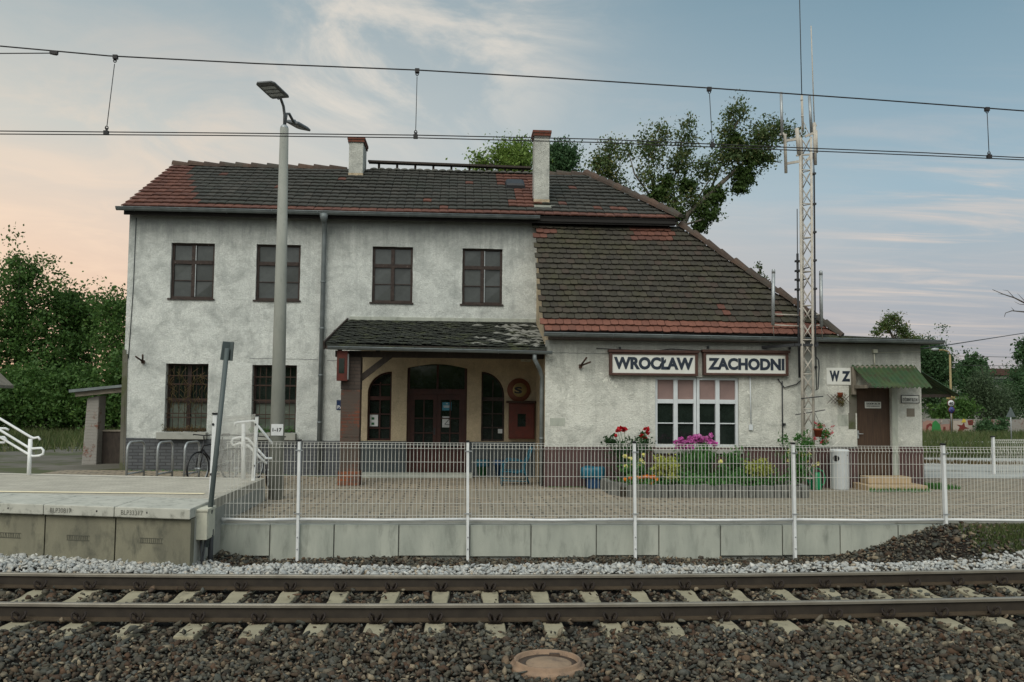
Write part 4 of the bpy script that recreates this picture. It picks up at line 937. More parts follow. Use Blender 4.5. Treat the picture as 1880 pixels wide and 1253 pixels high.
# awnings in corrugated sheet
def corr(p0, p1, q0, q1, nw, amp=.022):
    g = G(); p0, p1, q0, q1 = map(Vector, (p0, p1, q0, q1)); n = nw*6; vs = []
    nr = (p1-p0).cross(q0-p0).normalized(); nr = nr if nr.z > 0 else -nr
    for j in range(5):
        for i in range(n+1):
            t = i/n; a = p0+(p1-p0)*t; b = q0+(q1-q0)*t; p = a+(b-a)*(j/4)+nr*(amp*math.sin(2*PI*i/6)); 
            if j == 4: p += (b-a).normalized()*random.uniform(-.015, .015)
            vs.append(p)
    k = len(vs); vs += [v-nr*.006 for v in vs]; w1 = n+1
    fs = [(j*w1+i, j*w1+i+1, (j+1)*w1+i+1, (j+1)*w1+i) for j in range(4) for i in range(n)]; fs += [tuple(q+k for q in f)[::-1] for f in fs]+[(4*w1+i, 4*w1+i+k, 4*w1+i+1+k, 4*w1+i+1) for i in range(n)]
    g.add(vs, fs, 0, True); return g.build('awning', 'greensheet', st)
a0, a1 = Vector((8.52, B-.02, 2.93)), Vector((9.93, B-.02, 2.95)); 
b0_, b1_ = at(1601, 711, 17.85), at(1712, 712, 17.75)
corr(a0, a1, (b0_.x, 17.85, b0_.z), (b1_.x, 17.75, b1_.z), 13)
g = G(); g.box(8.53, 8.60, 18.1, B-.02, 2.43, 2.50); g.box(8.60, 9.9, B-.10, B-.02, 2.86, 2.92); g.box(8.50, 8.58, B-.10, B-.021, 2.3, 2.9); g.build('awning_bracket', 'lightwood', st)
g = G(); g.box(8.62, 9.4, 18.0, 18.05, 2.47, 2.52); g.build('awning_batten', 'lightwood', st)
corr((XR+.02, 19.1, 2.95), (XR+.02, 22.2, 2.95), (XR+1.12, 19.1, 2.30), (XR+1.12, 22.2, 2.30), 20)
g = G(); g.beam((XR, 19.3, 2.28), (XR+1.0, 19.3, 2.30), .05, .07); g.beam((XR, 21.8, 2.28), (XR+1.0, 21.8, 2.30), .05, .07); g.box(XR+.01, XR+.04, 19.3, 22.2, 2.2, 2.9); g.build('awning_bracket', 'wood', st)
# conduits and small wall fittings of the right wing
def wpt(px, py, off=.03): p = at(px, py, B-off); return (p.x, B-off, p.z)
g = G(); g.tube([wpt(1436, 700), wpt(1437, 830)], .014, 6); g.tube([wpt(1428, 696), wpt(1440, 712), wpt(1462, 706), wpt(1475, 695)], .012, 6); g.build('conduit', 'cable', st)
g = G(); g.tube([wpt(1377, 692), wpt(1379, 785)], .012, 6); g.box(*[wpt(1375, 790)[0], wpt(1382, 790)[0]], B-.045, B-.01, wpt(1378, 790)[2], wpt(1378, 780)[2]); g.build('conduit', 'pvc', st)
g = G(); g.tube([wpt(1605, 650), wpt(1606, 674)], .012, 6); g.tube([wpt(1612, 648, .012), wpt(1690, 646, .012)], .006, 5); x, _, z = wpt(1606, 645); g.box(x-.05, x+.05, B-.07, B-.001, z-.04, z+.04); g.build('junction_box', 'boxgrey', st)
g = G()
for px, py in ((1498, 675), (1450, 640), (1405, 638), (1300, 638), (1138, 640), (1440, 780)): x, _, z = wpt(px, py); g.box(x-.02, x+.02, B-.06, B-.001, z-.02, z+.03)
g.tube([wpt(1095, 640, .02), wpt(1160, 643, .02), wpt(1180, 648, .02), wpt(1230, 641, .02), wpt(1300, 645, .02)], .008, 5); g.build('cable_clips', 'cable', st)
g = G(); x, _, z = [0]*3; pp = at(967, 655, 20.9); g.box(pp.x-.13, pp.x+.1, 20.82, 20.99, pp.z-.12, pp.z+.12); g.box(pp.x-.06, pp.x+.05, 20.8, 20.82, pp.z-.06, pp.z+.09); g.build('meter_box', 'boxgrey', st, bevel=.006)
g = G(); g.tube([(-7.60, A-.012, 6.3), (-7.61, A-.012, 4.6), (-7.66, A-.012, 3.0)], .010, 5); g.build('wall_crack', 'plinthC', st)
for L, yy in ((((-4.9, 3.03), (-3.3, 3.02)), A), (((-3.1, 3.0), (-2.4, 3.01)), A), (((1.9, 3.13), (3.2, 3.12)), B)):
    g = G(); (xa, za), (xb, zb_) = L; g.tube([(xa+(xb-xa)*k/14, yy+.002, za+(zb_-za)*k/14+random.uniform(-.008, .008)) for k in range(15)], .007, 4); g.build('wall_crack', 'plinthC', st)
g = G(); g.beam((XW+.03, A-.012, .3), (XW+.0, A-.012, 3.2), .08, .02, up=(0, 1, 0)); g.beam((XW+.10, A-.014, .3), (XW+.06, A-.014, 3.1), .035, .02, up=(0, 1, 0)); g.build('corner_damage', 'dirt', st)
# ------------------------------------------------------------------ lean-to shelter and pieces at the left
sh = empty('lean_to_shelter', at(172, 850, 22.5), 'small lean-to shelter with a flaking brick pillar beside the station gable', 'shelter')
l0, l1, r1 = at(133, 716, 22.4), at(222, 706, 22.4), at(222, 720, 22.4)
g = G(); g.prism([(l0.x, l0.z), (XW-.02, l1.z+.04), (XW-.02, l1.z-.02), (l0.x, l0.z-.07)], 22.2, 25.5); g.build('roof', 'zinc', sh)
g = G(); g.prism([(l0.x+.1, l0.z-.075), (XW-.02, l1.z-.025), (XW-.02, l1.z-.14), (l0.x+.12, l0.z-.17)], 22.3, 22.4); g.build('rafter', 'lightwood', sh)
a, b = at(160, 730, 22.5), at(186, 855, 22.5); g = G(); zb = at(170, 858, 22.5).z
g.prism([(a.x-.06, zb), (a.x+.30, zb), (a.x+.31, a.z+.05), (a.x+.02, a.z-.02)], 22.45, 22.9); g.build('pillar', 'brickleft', sh, bevel=.02)
g = G(); c = at(186, 792, 22.9); g.box(a.x+.31, XW-.02, 22.75, 22.85, .2, c.z); g.build('low_wall', 'wood', sh)
g = G(); g.box(a.x+.31, XW-.02, 22.72, 22.88, c.z, c.z+.04); g.build('wall_cap', 'lightwood', sh)
hs = empty('hut', at(-30, 760, 30), 'low hut with a grey sloping roof at the photo edge before the trees', 'hut')
q = at(25, 708, 31.4); q0 = at(0, 685, 31.4); d_ = q-q0; e_ = q0-d_*4
g = G(); g.prism([(e_.x, e_.z), (q.x, q.z), (q.x, q.z-.10), (e_.x, e_.z-.10)], 29.6, 31.4); g.build('roof', 'lightwood', hs)
g = G(); g.prism([(e_.x, 0), (q.x-.75, 0), (q.x-.75, q.z-.1+(q0.z-q.z)/(q.x-q0.x)*.75), (e_.x, e_.z-.11)], 29.9, 31.2); g.build('wall', 'lightwood', hs)
# ------------------------------------------------------------------ lamp post, leaning sign, box
b = Vector((-3.27, 16.35, .3)); lp = empty('lamp_post', b, 'tall tapered concrete lamp post with two lamp heads and number plate 1-17', 'lamp post')
tp = at(522, 236, 16.35); g = G(); g.tube([b-Vector((0, 0, .3)), b.lerp(tp, .5), tp], [.138, .112, .078], 20); g.build('pole', 'postconc', lp)
g = G(); g.lathe(tp, [(.078, -.02), (.07, .03), (.045, .06), (0, .07)], 16); g.build('pole_cap', 'galv', lp)
def arm(pts):
    g = G(); g.tube(pts, .026, 10); return g.build('arm', 'lamp', lp)
h1 = at(500, 166, 15.6); h2 = at(546, 234, 17.0)
arm([tp, tp+Vector((0, -.01, .25)), tp+Vector((-.015, -.06, .40)), tp+Vector((-.05, -.20, .52)), at(511, 181, 15.85)])
arm([tp+Vector((0, .0, 0)), tp+Vector((.02, .06, .30)), tp+Vector((.05, .16, .33)), tp+Vector((.12, .30, .20)), at(541, 222, 16.75)])
def head(ctr, du, dv, up):
    """flat LED housing spanned by du (length) and dv (width)"""
    n = du.cross(dv).normalized(); n = n if n.z > 0 else -n
    g = G(); vs = []
    for h, s in ((-.0, 1.), (.03, 1.), (.065, .72)):
        for su, sv in ((-1, -.9), (-.8, -1), (.8, -1), (1, -.75), (1, .75), (.8, 1), (-.8, 1), (-1, .9)): vs.append(ctr+du*(su*s)+dv*(sv*s)+n*h)
    g.add(vs, [tuple(range(8)), tuple(range(16, 24))]+[(l*8+k, l*8+(k+1) % 8, l*8+8+(k+1) % 8, l*8+8+k) for l in range(2) for k in range(8)])
    o = g.build('lamp_head', 'lamp', lp, bevel=.006)
    g = G(); 
    for a in (-.5, -.05, .4): g.add([ctr+du*(a+sx*.17)+dv*(sy*.72)-n*.006 for sx, sy in ((-1, -1), (1, -1), (1, 1), (-1, 1))], [(0, 1, 2, 3)])
    g.build('lens', 'lens', o, fix=False)
head(at(500, 167, 15.45), Vector((-.10, -.24, .055)), Vector((.17, -.05, .0)), 1)
head(at(547, 233, 17.15), Vector((.09, .24, .0)), Vector((.145, -.05, -.04)), 1)
q = rect(498, 779, 520, 800, 16.22); g = G(); g.box(q[0], q[1], 16.21, 16.222, q[2], q[3]); pl = g.build('number_plate', 'paper', lp)
text_mesh('lettering', '1-17', q[0]+.025, q[1]-.025, q[2]+.07, q[3]-.07, 16.209, 'inkgrey', pl, .004, .03)
b = at(381, 935, 12.1); t1 = at(417, 640, 12.3); sp = empty('leaning_sign', b, 'leaning grey pole with a dark sign panel seen from behind at the platform end', 'sign')
g = G(); g.tube([b-Vector((0, 0, .5)), t1], .034, 12); g.build('pole', 'darkgreen', sp)
s0 = [at(404, 661, 12.25), at(409, 627, 12.28), at(429, 628, 12.3), at(426, 663, 12.28)]; g = G()
o1 = Vector((.01, .07, 0)); mid = [(s0[1]+s0[2])/2, (s0[0]+s0[3])/2]
g.add([s0[0], s0[1], mid[0]+o1, mid[1]+o1], [(0, 1, 2, 3)]); g.add([mid[1]+o1, mid[0]+o1, s0[2], s0[3]], [(0, 1, 2, 3)]); g.add([s0[0]+o1*.3, s0[1]+o1*.3, mid[0]+o1*1.3, mid[1]+o1*1.3, s0[2]+o1*.3, s0[3]+o1*.3], [(0, 1, 2, 3), (3, 2, 4, 5)])
g.build('sign_panel', 'darkgreen', sp)
bx = rect(353, 940, 380, 992, 11.92); jb = empty('junction_box', (bx[0], 11.92, bx[2]), 'weathered pale junction box on cables at the corner of the platform', 'box')
x0, x1 = bx[0], bx[1]; z0, z1 = bx[2], bx[3]; dpt = 12.30
g = G(); g.box(x0, x1, 11.92, dpt, z0, z1); g.build('body', 'boxgrey', jb, bevel=.006)
g = G(); g.box(x0-.012, x1+.012, 11.908, dpt+.012, z1, z1+.035); g.build('lid', 'boxgrey', jb, bevel=.006)
g = G(); g.box(x1+.0005, x1+.007, 11.95, dpt-.03, z0+.03, z1-.05); g.build('door', 'boxgrey', jb)
g = G(); g.tube([((x0+x1)/2, 12.0, z0), ((x0+x1)/2+.02, 12.0, -.05), ((x0+x1)/2-.03, 11.95, -.3)], .014, 8); g.tube([((x0+x1)/2+.05, 12.05, z0), ((x0+x1)/2-.0, 12.05, -.1), ((x0+x1)/2+.05, 12., -.3)], .014, 8); g.tube([(x1-.02, 12.2, z0+.1), (x1-.02, 12.2, -.3)], .035, 10); g.build('cable', 'cable', jb)
# ------------------------------------------------------------------ catenary
YW = 9.95
def wpts(L, Y=YW): return [at(x, y, Y) for x, y in L]
def wire(name, pts, r, label, cat, group=None):
    P = wpts(pts); a = P[0]+(P[0]-P[1]).normalized()*12; b = P[-1]+(P[-1]-P[-2]).normalized()*12
    g = G(); g.tube([a]+P+[b], r, 6); o = g.build(name, 'copper', None); tag(o, label, cat, group); return o
wire('messenger_wire', [(0, 85), (200, 103), (470, 117), (766, 129), (1010, 143), (1302, 162), (1600, 183), (1880, 204)], .0078, 'upper sloping catenary messenger wire above the pair of contact wires', 'wire')
wire('contact_wire', [(0, 241), (400, 244.5), (763, 248.5), (1100, 256), (1400, 269), (1700, 281), (1880, 290)], .0062, 'upper of the two close contact wires over the track', 'wire', 'contact wires')
wire('contact_wire', [(0, 246.5), (400, 249), (763, 253.5), (1100, 262), (1400, 274), (1700, 286), (1880, 294)], .0062, 'lower of the two close contact wires over the track', 'wire', 'contact wires')
P = wpts([(-300, 95), (0, 98.5), (98, 98)]); g = G(); g.tube(P, .006, 6); o = g.build('anchor_wire', 'copper'); tag(o, 'thin wire joining the upper messenger wire at a clamp', 'wire')
p = at(99, 97, YW); g = G(); g.beam(p-Vector((.045, 0, -.004)), p+Vector((.045, 0, -.004)), .03, .045); g.beam(p-Vector((.03, 0, .01)), p+Vector((.03, 0, -.02)), .04, .02); o = g.build('wire_clamp', 'copper', bevel=.005); tag(o, 'dark clamp joining two wires near the upper wire end', 'clamp')
for i, (x0, y0, x1, y1, lb) in enumerate(((212, 104, 195, 243, 'slanting dropper wire before the peach sky beside the lamp post'), (766, 129, 763, 250, 'dropper wire above the smaller chimney and the ridge board'), (1302, 163, 1308, 266, 'dropper wire in front of the mistletoe tree'), (1812, 200, 1816, 287, 'dropper wire in clear sky past the lattice mast'))):
    a, b = at(x0, y0, YW), at(x1, y1, YW); o = empty('dropper', a, lb, 'dropper', 'droppers between the overhead wires')
    g = G(); d = (b-a); g.tube([a+d*.1, b-d*.08], .0045, 6); g.build('dropper_wire', 'cable', o)
    for q, s in ((a, 1), (b, -1)):
        g = G(); g.box(q.x-.025, q.x+.025, q.y-.02, q.y+.02, q.z-.03, q.z+.015); e = q+d*(.055*s); g.tube([q, e], .010, 6); g.tube([e+Vector((.016*math.cos(t*PI/4), 0, .022*math.sin(t*PI/4))) for t in range(8)], .006, 5, closed=True); g.build('clamp', 'copper', o)
# ------------------------------------------------------------------ lattice mast
YM = 18.0; mb = at(1484, 850, YM); mb.z = .25
ma = empty('lattice_mast', mb, 'slender pale lattice radio mast with antennas standing against the station wall', 'mast')
def leg(zq, s, dy): # legs follow the measured taper-free lean
    t = (zq-.25)/7.6; x = 7.255+(7.29-7.255)*t; return Vector((x+s*.118, YM+dy, zq))
corners = [(-1, 0), (1, 0), (0, .20)]
for s, dy in corners:
    g = G(); g.tube([leg(.2, s, dy), leg(4, s, dy), leg(7.72 if s <= 0 else 7.75, s, dy)], .029 if s else .022, 8); g.build('mast_leg', 'mast', ma)
g = G(); z = .55; k = 0
while z < 7.5:
    z2 = z+.36
    for i in range(3):
        a, b = corners[i], corners[(i+1) % 3]
        if k % 2: a, b = b, a
        g.tube([leg(z, *a), leg(z2, *b)], .0115, 5)
        if k % 2 == 0: g.tube([leg(z, *a), leg(z, *b)], .012, 5)
        g.tube([leg(z, *b), leg(z2, *a)], .006, 5)
    z = z2; k += 1
g.build('lattice', 'mast', ma)
def mp(px, py, dy=0.): return at(px, py, YM+dy)
def rod(name, pts, r, m='galv', par=ma): g = G(); g.tube(pts, r, 8); return g.build(name, m, par)
rod('antenna', [mp(1434, 170), mp(1436, 249)], .032, 'galv'); rod('antenna_pipe', [mp(1436, 245), mp(1441, 250), mp(1443, 318)], .034, 'mast')
rod('antenna', [mp(1486, 177, .2), mp(1490, 245, .2)], .034, 'galv'); rod('antenna_pipe', [mp(1495, 226), mp(1497, 303)], .036, 'mast'); rod('antenna_pipe', [mp(1463, 236), mp(1467, 285)], .045, 'mast')
rod('whip_antenna', [mp(1467, -45), mp(1472, 176)], .010, 'cable'); rod('whip_antenna', [mp(1489, 48), mp(1495, 228)], .012, 'mast')
g = G(); g.tube([mp(1472, 176), mp(1474, 240)], .026, 8); g.lathe(mp(1472, 184), [(.03, -.015), (.03, .015)], 8); g.lathe(mp(1473, 214), [(.03, -.015), (.03, .015)], 8)
for s, dy in corners: g.tube([leg(7.7, s, dy), mp(1473.5, 220)], .008, 5)
g.build('mast_head', 'mast', ma)
for a, b, w in (((1441, 259), (1462, 256), .05), ((1443, 301), (1466, 297), .05), ((1478, 251), (1498, 243), .05), ((1481, 294), (1496, 288), .05), ((1432, 247), (1444, 248), .03), ((1462, 286), (1486, 284), .03), ((1492, 231), (1499, 231), .03)): g = G(); g.beam(mp(*a), mp(*b), .04, w); g.build('cross_arm', 'mast', ma)
g = G(); g.tube([mp(1499, 240, -.02), mp(1500, 281, -.02)], .022, 8); g.build('antenna', 'mast', ma)
g = G()
for q in range(3): g.tube([leg(7.4, 1, 0)+Vector((.03+.012*q, -.02, 0)), leg(6.9, 1, 0)+Vector((.055, -.03+.02*q, 0)), leg(4, 1, 0)+Vector((.05, -.03+.02*q, 0)), leg(2.4, 1, 0)+Vector((.06, -.02, 0))], .011, 6)
g.tube([leg(3.1, 1, 0)+Vector((.05, 0, 0)), leg(3.0, 1, 0)+Vector((.12, 0, 0)), leg(2.85, 1, 0)+Vector((.13, 0, 0)), leg(2.5, 1, 0)+Vector((.10, 0, -.1)), leg(2.4, 1, 0)+Vector((.05, 0, -.02))], .013, 6)
for z in (6.95, 6.3, 5.7, 5.1, 4.5, 3.9, 3.3): g.box(leg(z, 1, 0).x+.02, leg(z, 1, 0).x+.08, YM-.06, YM+.04, z-.02, z+.02)
g.build('cable', 'cable', ma)
g = G(); g.beam((6.55, B-.0, 3.30), (7.5, YM, 3.36), .05, .06); g.beam((7.0, YM+.0, 3.32), (7.5, YM, 3.32), .05, .05); g.tube([(7.1, YM-.05, 2.2), (7.55, YM-.1, 2.25)], .012, 6); g.tube([mp(1460, 762), mp(1515, 753)], .010, 6); g.build('wall_bracket', 'cable', ma)
dp = empty('antenna_pole', at(1466, 700, 18.15), 'dark vertical antenna pole beside the pale lattice mast', 'antenna')
g = G(); g.tube([at(1468, 694, 18.15), at(1466, 600, 18.15), at(1464, 466, 18.15)], .026, 8); g.build('pole', 'cable', dp)
g = G(); g.tube([at(1464, 466, 18.15), at(1463.5, 384, 18.15)], .009, 6); g.build('whip', 'cable', dp)
g = G()
for y in (480, 498, 514, 532): p = at(1465, y, 18.15); g.box(p.x-.06, p.x+.05, 18.11, 18.19, p.z-.02, p.z+.02); 
for y0 in (497, 517): g.tube([at(1465, y0, 18.15), at(1486, y0-6, 18.0)], .012, 6)
g.build('bracket', 'cable', dp)
for (x0, y0, x1, y1, lb, x2) in ((1420, 497, 1419, 597, 'upright grey pipe antenna before the lower tiled roof, joined to the mast by two arms', 1466), (1507, 500, 1508, 601, 'upright grey pipe antenna past the roof hip, on the sky side of the mast', 1486)):
    a = empty('pipe_antenna', at(x1, y1, 18.1), lb, 'antenna', 'pipe antennas beside the mast')
    g = G(); g.tube([at(x0, y0, 18.1), at(x1, y1, 18.1)], .036, 10); g.lathe(at(x0, y0, 18.1), [(.040, -.06), (.034, .02), (.02, .03)], 10); g.build('pipe', 'galv', a)
    g = G(); 
    for yy in (577, 597): g.tube([at(x1, yy, 18.1), at(x2, yy+2, 18.1)], .013, 6)
    g.tube([at(x1, y1, 18.1), at(x1+1, y1+10, 18.2), at(x1+2, y1+20, 18.3)], .008, 5); g.build('arm', 'mast', a)
# ------------------------------------------------------------------ signs
def name_sign(px, body, tx, lb):
    X0, X1, Z0, Z1 = rect(*px, B-.10); s = empty('station_name_sign', ((X0+X1)/2, B-.1, Z0), lb, 'sign', 'station name signs')
    g = G(); g.box(X0+.03, X1-.03, B-.10, B-.03, Z0+.03, Z1-.03); g.build('sign_panel', 'signwhite', s)
    g = G(); y0, y1 = B-.13, B-.012; g.box(X0, X0+.06, y0, y1, Z0, Z1); g.box(X1-.06, X1, y0, y1, Z0, Z1); g.box(X0+.06, X1-.06, y0, y1, Z0, Z0+.05); g.box(X0-.03, X1+.03, y0-.03, y1, Z1, Z1+.055); g.box(X0+.06, X1-.06, y0, y1, Z1-.04, Z1); g.build('frame', 'signframe', s, bevel=.006)
    a, b, c, d = rect(*tx, B-.10); text_mesh('lettering', body, a, b, c, d, B-.101, 'ink', s, .006, .05)
name_sign((1119, 648, 1281, 690), 'WROCŁAW', (1127, 656, 1273, 679), 'white brown-framed station sign reading WROCŁAW')
name_sign((1291, 648, 1447, 690), 'ZACHODNI', (1300, 658, 1440, 680), 'white brown-framed station sign reading ZACHODNI above the white window')
def plate(name, px, Y, lb, m, lines, ink, frame=None, bold=.02, cat='sign'):
    X0, X1, Z0, Z1 = rect(*px, Y); s = empty(name, ((X0+X1)/2, Y, Z0), lb, cat)
    g = G(); g.box(X0, X1, Y-.015, Y-.001, Z0, Z1); g.build('sign_panel', m, s, bevel=.003)
    if frame:
        g = G(); e = .014
        for q in ((X0-e, X1+e, Z1, Z1+e), (X0-e, X1+e, Z0-e, Z0), (X0-e, X0, Z0, Z1), (X1, X1+e, Z0, Z1)): g.box(q[0], q[1], Y-.02, Y-.001, q[2], q[3])
        g.build('frame', frame, s)
    for body, (u0, u1, v0, v1) in lines: text_mesh('lettering', body, X0+(X1-X0)*u0, X0+(X1-X0)*u1, Z0+(Z1-Z0)*v0, Z0+(Z1-Z0)*v1, Y-.0155, ink, s, .004, bold)
    return s
plate('platform_sign', (1517, 676, 1563, 707), B, 'white square wall sign with dark letters W Z beside the green awning', 'signwhite', [('W', (.12, .52, .20, .84)), ('Z', (.60, .95, .20, .82))], 'ink', bold=.06)
plate('office_sign', (1655, 727, 1686, 739.5), B, 'small white framed sign DYŻURNY RUCHU on the wall under the awning', 'signwhite', [('DYŻURNY RUCHU', (.05, .95, .16, .82))], 'inkgrey', 'cable', bold=.012)
plate('warning_notice', (1587.5, 738, 1617, 750), B+.078, 'small white notice with two lines of text on the brown door', 'signwhite', [('OSOBOM OBCYM', (.08, .92, .55, .86)), ('WSTĘP WZBRONIONY', (.08, .92, .18, .42))], 'inkgrey', bold=.012)
X0, X1, Z0, Z1 = rect(618, 734, 650, 753, A); plate('blue_sign', (618, 735, 652, 753), A, 'navy blue wall sign with white letters partly hidden by the brick pillar', 'blue', [('Z', (.22, .36, .56, .88)), ('PA', (.05, .36, .12, .46))], 'paper', bold=.03)
# round emblem over red cabinet
X0, X1, Z0, Z1 = rect(931, 695, 974, 738, A); c = Vector(((X0+X1)/2, A, (Z0+Z1)/2)); rr = (X1-X0)/2
em = empty('round_emblem', c, 'faded round orange emblem with black letter S on yellow above the red cabinet', 'sign')
g = G(); g.lathe(c, [(rr, -.001), (rr, -.03), (rr*.96, -.036), (0, -.036)], 40, axis='y'); g.build('disc', 'orange', em)
c2 = c+Vector((.02, 0, -.0)); g = G(); g.lathe(c2, [(rr*.6, -.034), (rr*.6, -.04), (0, -.04)], 36, axis='y'); g.build('centre', 'gold', em)
text_mesh('lettering', 'S', c.x-.11, c.x+.075, c.z-.085, c.z+.075, A-.041, 'inkgrey', em, .006, .04)
X0, X1, Z0, Z1 = rect(934, 741, 981, 806, A-.1); rb = empty('red_cabinet', ((X0+X1)/2, A-.1, Z0), 'red metal wall cabinet with a small dark window under the round emblem', 'cabinet')
g = G(); g.box(X0, X1, A-.17, A-.002, Z0, Z1); g.build('body', 'redbox', rb, bevel=.008)
g = G(); g.box(X0+.025, X1-.025, A-.185, A-.172, Z0+.03, Z1-.03); d = g.build('door', 'redbox', rb, bevel=.004)
xm, zm = (X0+X1)/2, (Z0+Z1)/2; g = G(); g.box(xm-.10, xm+.09, A-.19, A-.186, zm-.13, zm+.17); g.build('pane', 'glassdark', d)
g = G(); g.box(X0-.06, X1+.05, A-.21, A-.002, Z1+.003, Z1+.06); g.build('top_ledge', 'rust', rb, bevel=.008)
# glazed case on pillar
X0, X1, Z0, Z1 = rect(625, 645, 650, 700, 18.75); pc = empty('display_case', ((X0+X1)/2, 18.75, Z0), 'narrow red metal display case with dark glass fixed to the brick pillar', 'case')
g = G(); g.box(X0-.06, X0+.16, 18.62, 18.80, Z0, Z1); g.build('body', 'redbox', pc, bevel=.006)
g = G(); g.box(X0-.015, X0+.10, 18.612, 18.619, Z0+.16, Z1-.16); g.build('pane', 'glassdark', pc)
g = G(); g.box(X0+.162, X0+.18, 18.64, 18.78, Z0+.03, Z1-.06); g.build('side_pane', 'lens', pc)
# posters on door and window
def poster(px, Y, lb, m, extra=None):
    X0, X1, Z0, Z1 = rect(*px, Y); p = empty('poster', ((X0+X1)/2, Y, Z0), lb, 'poster', 'notices behind the porch glass'); g = G(); g.box(X0, X1, Y-.004, Y, Z0, Z1); g.build('sheet', m, p)
    if extra: extra(p, X0, X1, Z0, Z1, Y)
def zmark(p, X0, X1, Z0, Z1, Y):
    w, h = X1-X0, Z1-Z0; g = G(); y = Y-.0075
    for a, b in (((.3, .28), (.88, .24)), ((.3, .28), (.86, .76)), ((.15, .84), (.86, .78)), ((.15, .12), (.8, .12))): g.beam((X0+a[0]*w, y, Z0+a[1]*h), (X0+b[0]*w, y, Z0+b[1]*h), .004, .014 if b[1] > .2 else .006)
    g.build('drawing', 'inkgrey', p)
def bars(p, X0, X1, Z0, Z1, Y):
    g = G()
    for z, a, b in ((.78, .4, .6), (.5, .1, .85), (.36, .15, .75)): g.box(X0+(X1-X0)*a, X0+(X1-X0)*b, Y-.009, Y-.005, Z0+(Z1-Z0)*z, Z0+(Z1-Z0)*z+.016)
    g.build('print', 'paper', p)
def icons(p, X0, X1, Z0, Z1, Y):
    g = G(); 
    for z in (.55, .12): g.box(X0+(X1-X0)*.2, X0+(X1-X0)*.55, Y-.009, Y-.005, Z0+(Z1-Z0)*z, Z0+(Z1-Z0)*z+.055)
    g.build('print', 'tubgreen', p)
Yq = Yd-.035+.04
poster((812, 739, 829, 754), Yd+.004, 'blue notice with white lines in the pane of the porch door', 'cyan', bars)
poster((812, 765, 827, 785), Yd+.004, 'white sheet with a black zigzag drawing in the porch door', 'paper', zmark)
poster((679, 761, 694, 783), A+.145, 'pale notice with two small green pictures in the arched porch window', 'paper', icons)
poster((914, 788, 923, 796), A+.145, 'tiny white label low in the arched window next to the red cabinet', 'paper')
# flag holders
for pts, Y, lb in ((((249, 655), (262, 664), (262, 652)), A, 'dark V shaped flag holder near the left corner of the tall wall'), (((1077, 657), (1066, 672), (1084, 665)), B, 'dark V shaped flag holder on the wall beside the WROCŁAW sign')):
    c = at(*pts[1], Y-.06); h = empty('flag_holder', c, lb, 'flag holder', 'flag holders on the walls')
    for q in (0, 2): g = G(); g.tube([c, at(*pts[q], Y-.32)], .020, 8); g.build('holder_tube', 'rust', h)
    g = G(); g.box(c.x-.03, c.x+.03, Y-.08, Y-.002, c.z-.05, c.z+.03); g.build('wall_plate', 'rust', h)
# ------------------------------------------------------------------ plants
def leaf_cloud(name, P, size, m, parent, ratio=.62, flatten=0., tall=False):
    P = np.asarray(P, float); n = len(P); size = np.broadcast_to(size, (n,))
    q = np.array([(0, -.5, 0), (ratio/2, -.05, .06), (0, .5, 0), (-ratio/2, -.05, .06)])
    v = np.einsum('nij,kj->nki', rotations(n), q)
    if flatten: v[:, :, 2] *= (1-flatten)
    v = v*size[:, None, None]*rng.uniform(.5, 1.5, (n, 1, 1))+P[:, None, :]
    return np_mesh(name, v.reshape(-1, 3), np.arange(4*n).reshape(n, 4), m, parent)
def crown_points(blobs, ncl, per, spread, bias=.45, droop=0.):
    w = np.array([b[1][0]*b[1][1]*b[1][2] for b in blobs])**.75; w = w/w.sum(); out = []
    for b, k in zip(blobs, rng.multinomial(ncl, w)):
        d = rng.normal(size=(k, 3)); d /= np.linalg.norm(d, axis=1)[:, None]
        ph = rng.uniform(0, 6.3, 6); a_ = np.arctan2(d[:, 1], d[:, 0]); e_ = np.arcsin(np.clip(d[:, 2], -1, 1)); lob = 1+.20*np.sin(3*a_+ph[0])*np.cos(2*e_+ph[1])+.16*np.sin(5*a_+ph[2]+3*e_)+.14*np.sin(7*e_+ph[3]+2*a_)
        r = rng.uniform(0, 1, (k, 1))**bias*rng.uniform(.7, 1.15, (k, 1))*lob[:, None]
        c = np.array(b[0])+d*r*np.array(b[1])
        p = np.repeat(c, per, 0)+rng.normal(size=(k*per, 3))*spread*np.repeat(rng.uniform(.5, 1.35, (k, 1)), per, 0)*np.array([1, 1, .75])
        if droop: p[:, 2] -= np.abs(rng.normal(size=len(p)))*droop
        out.append(p)
    return np.vstack(out)
def blob(px, py, rx, ry, Y, rd=None, dy=0.):
    c = at(px, py, Y+dy); s = Y/FPX; return (tuple(c), (rx*s, (rd if rd else rx)*s, ry*s))
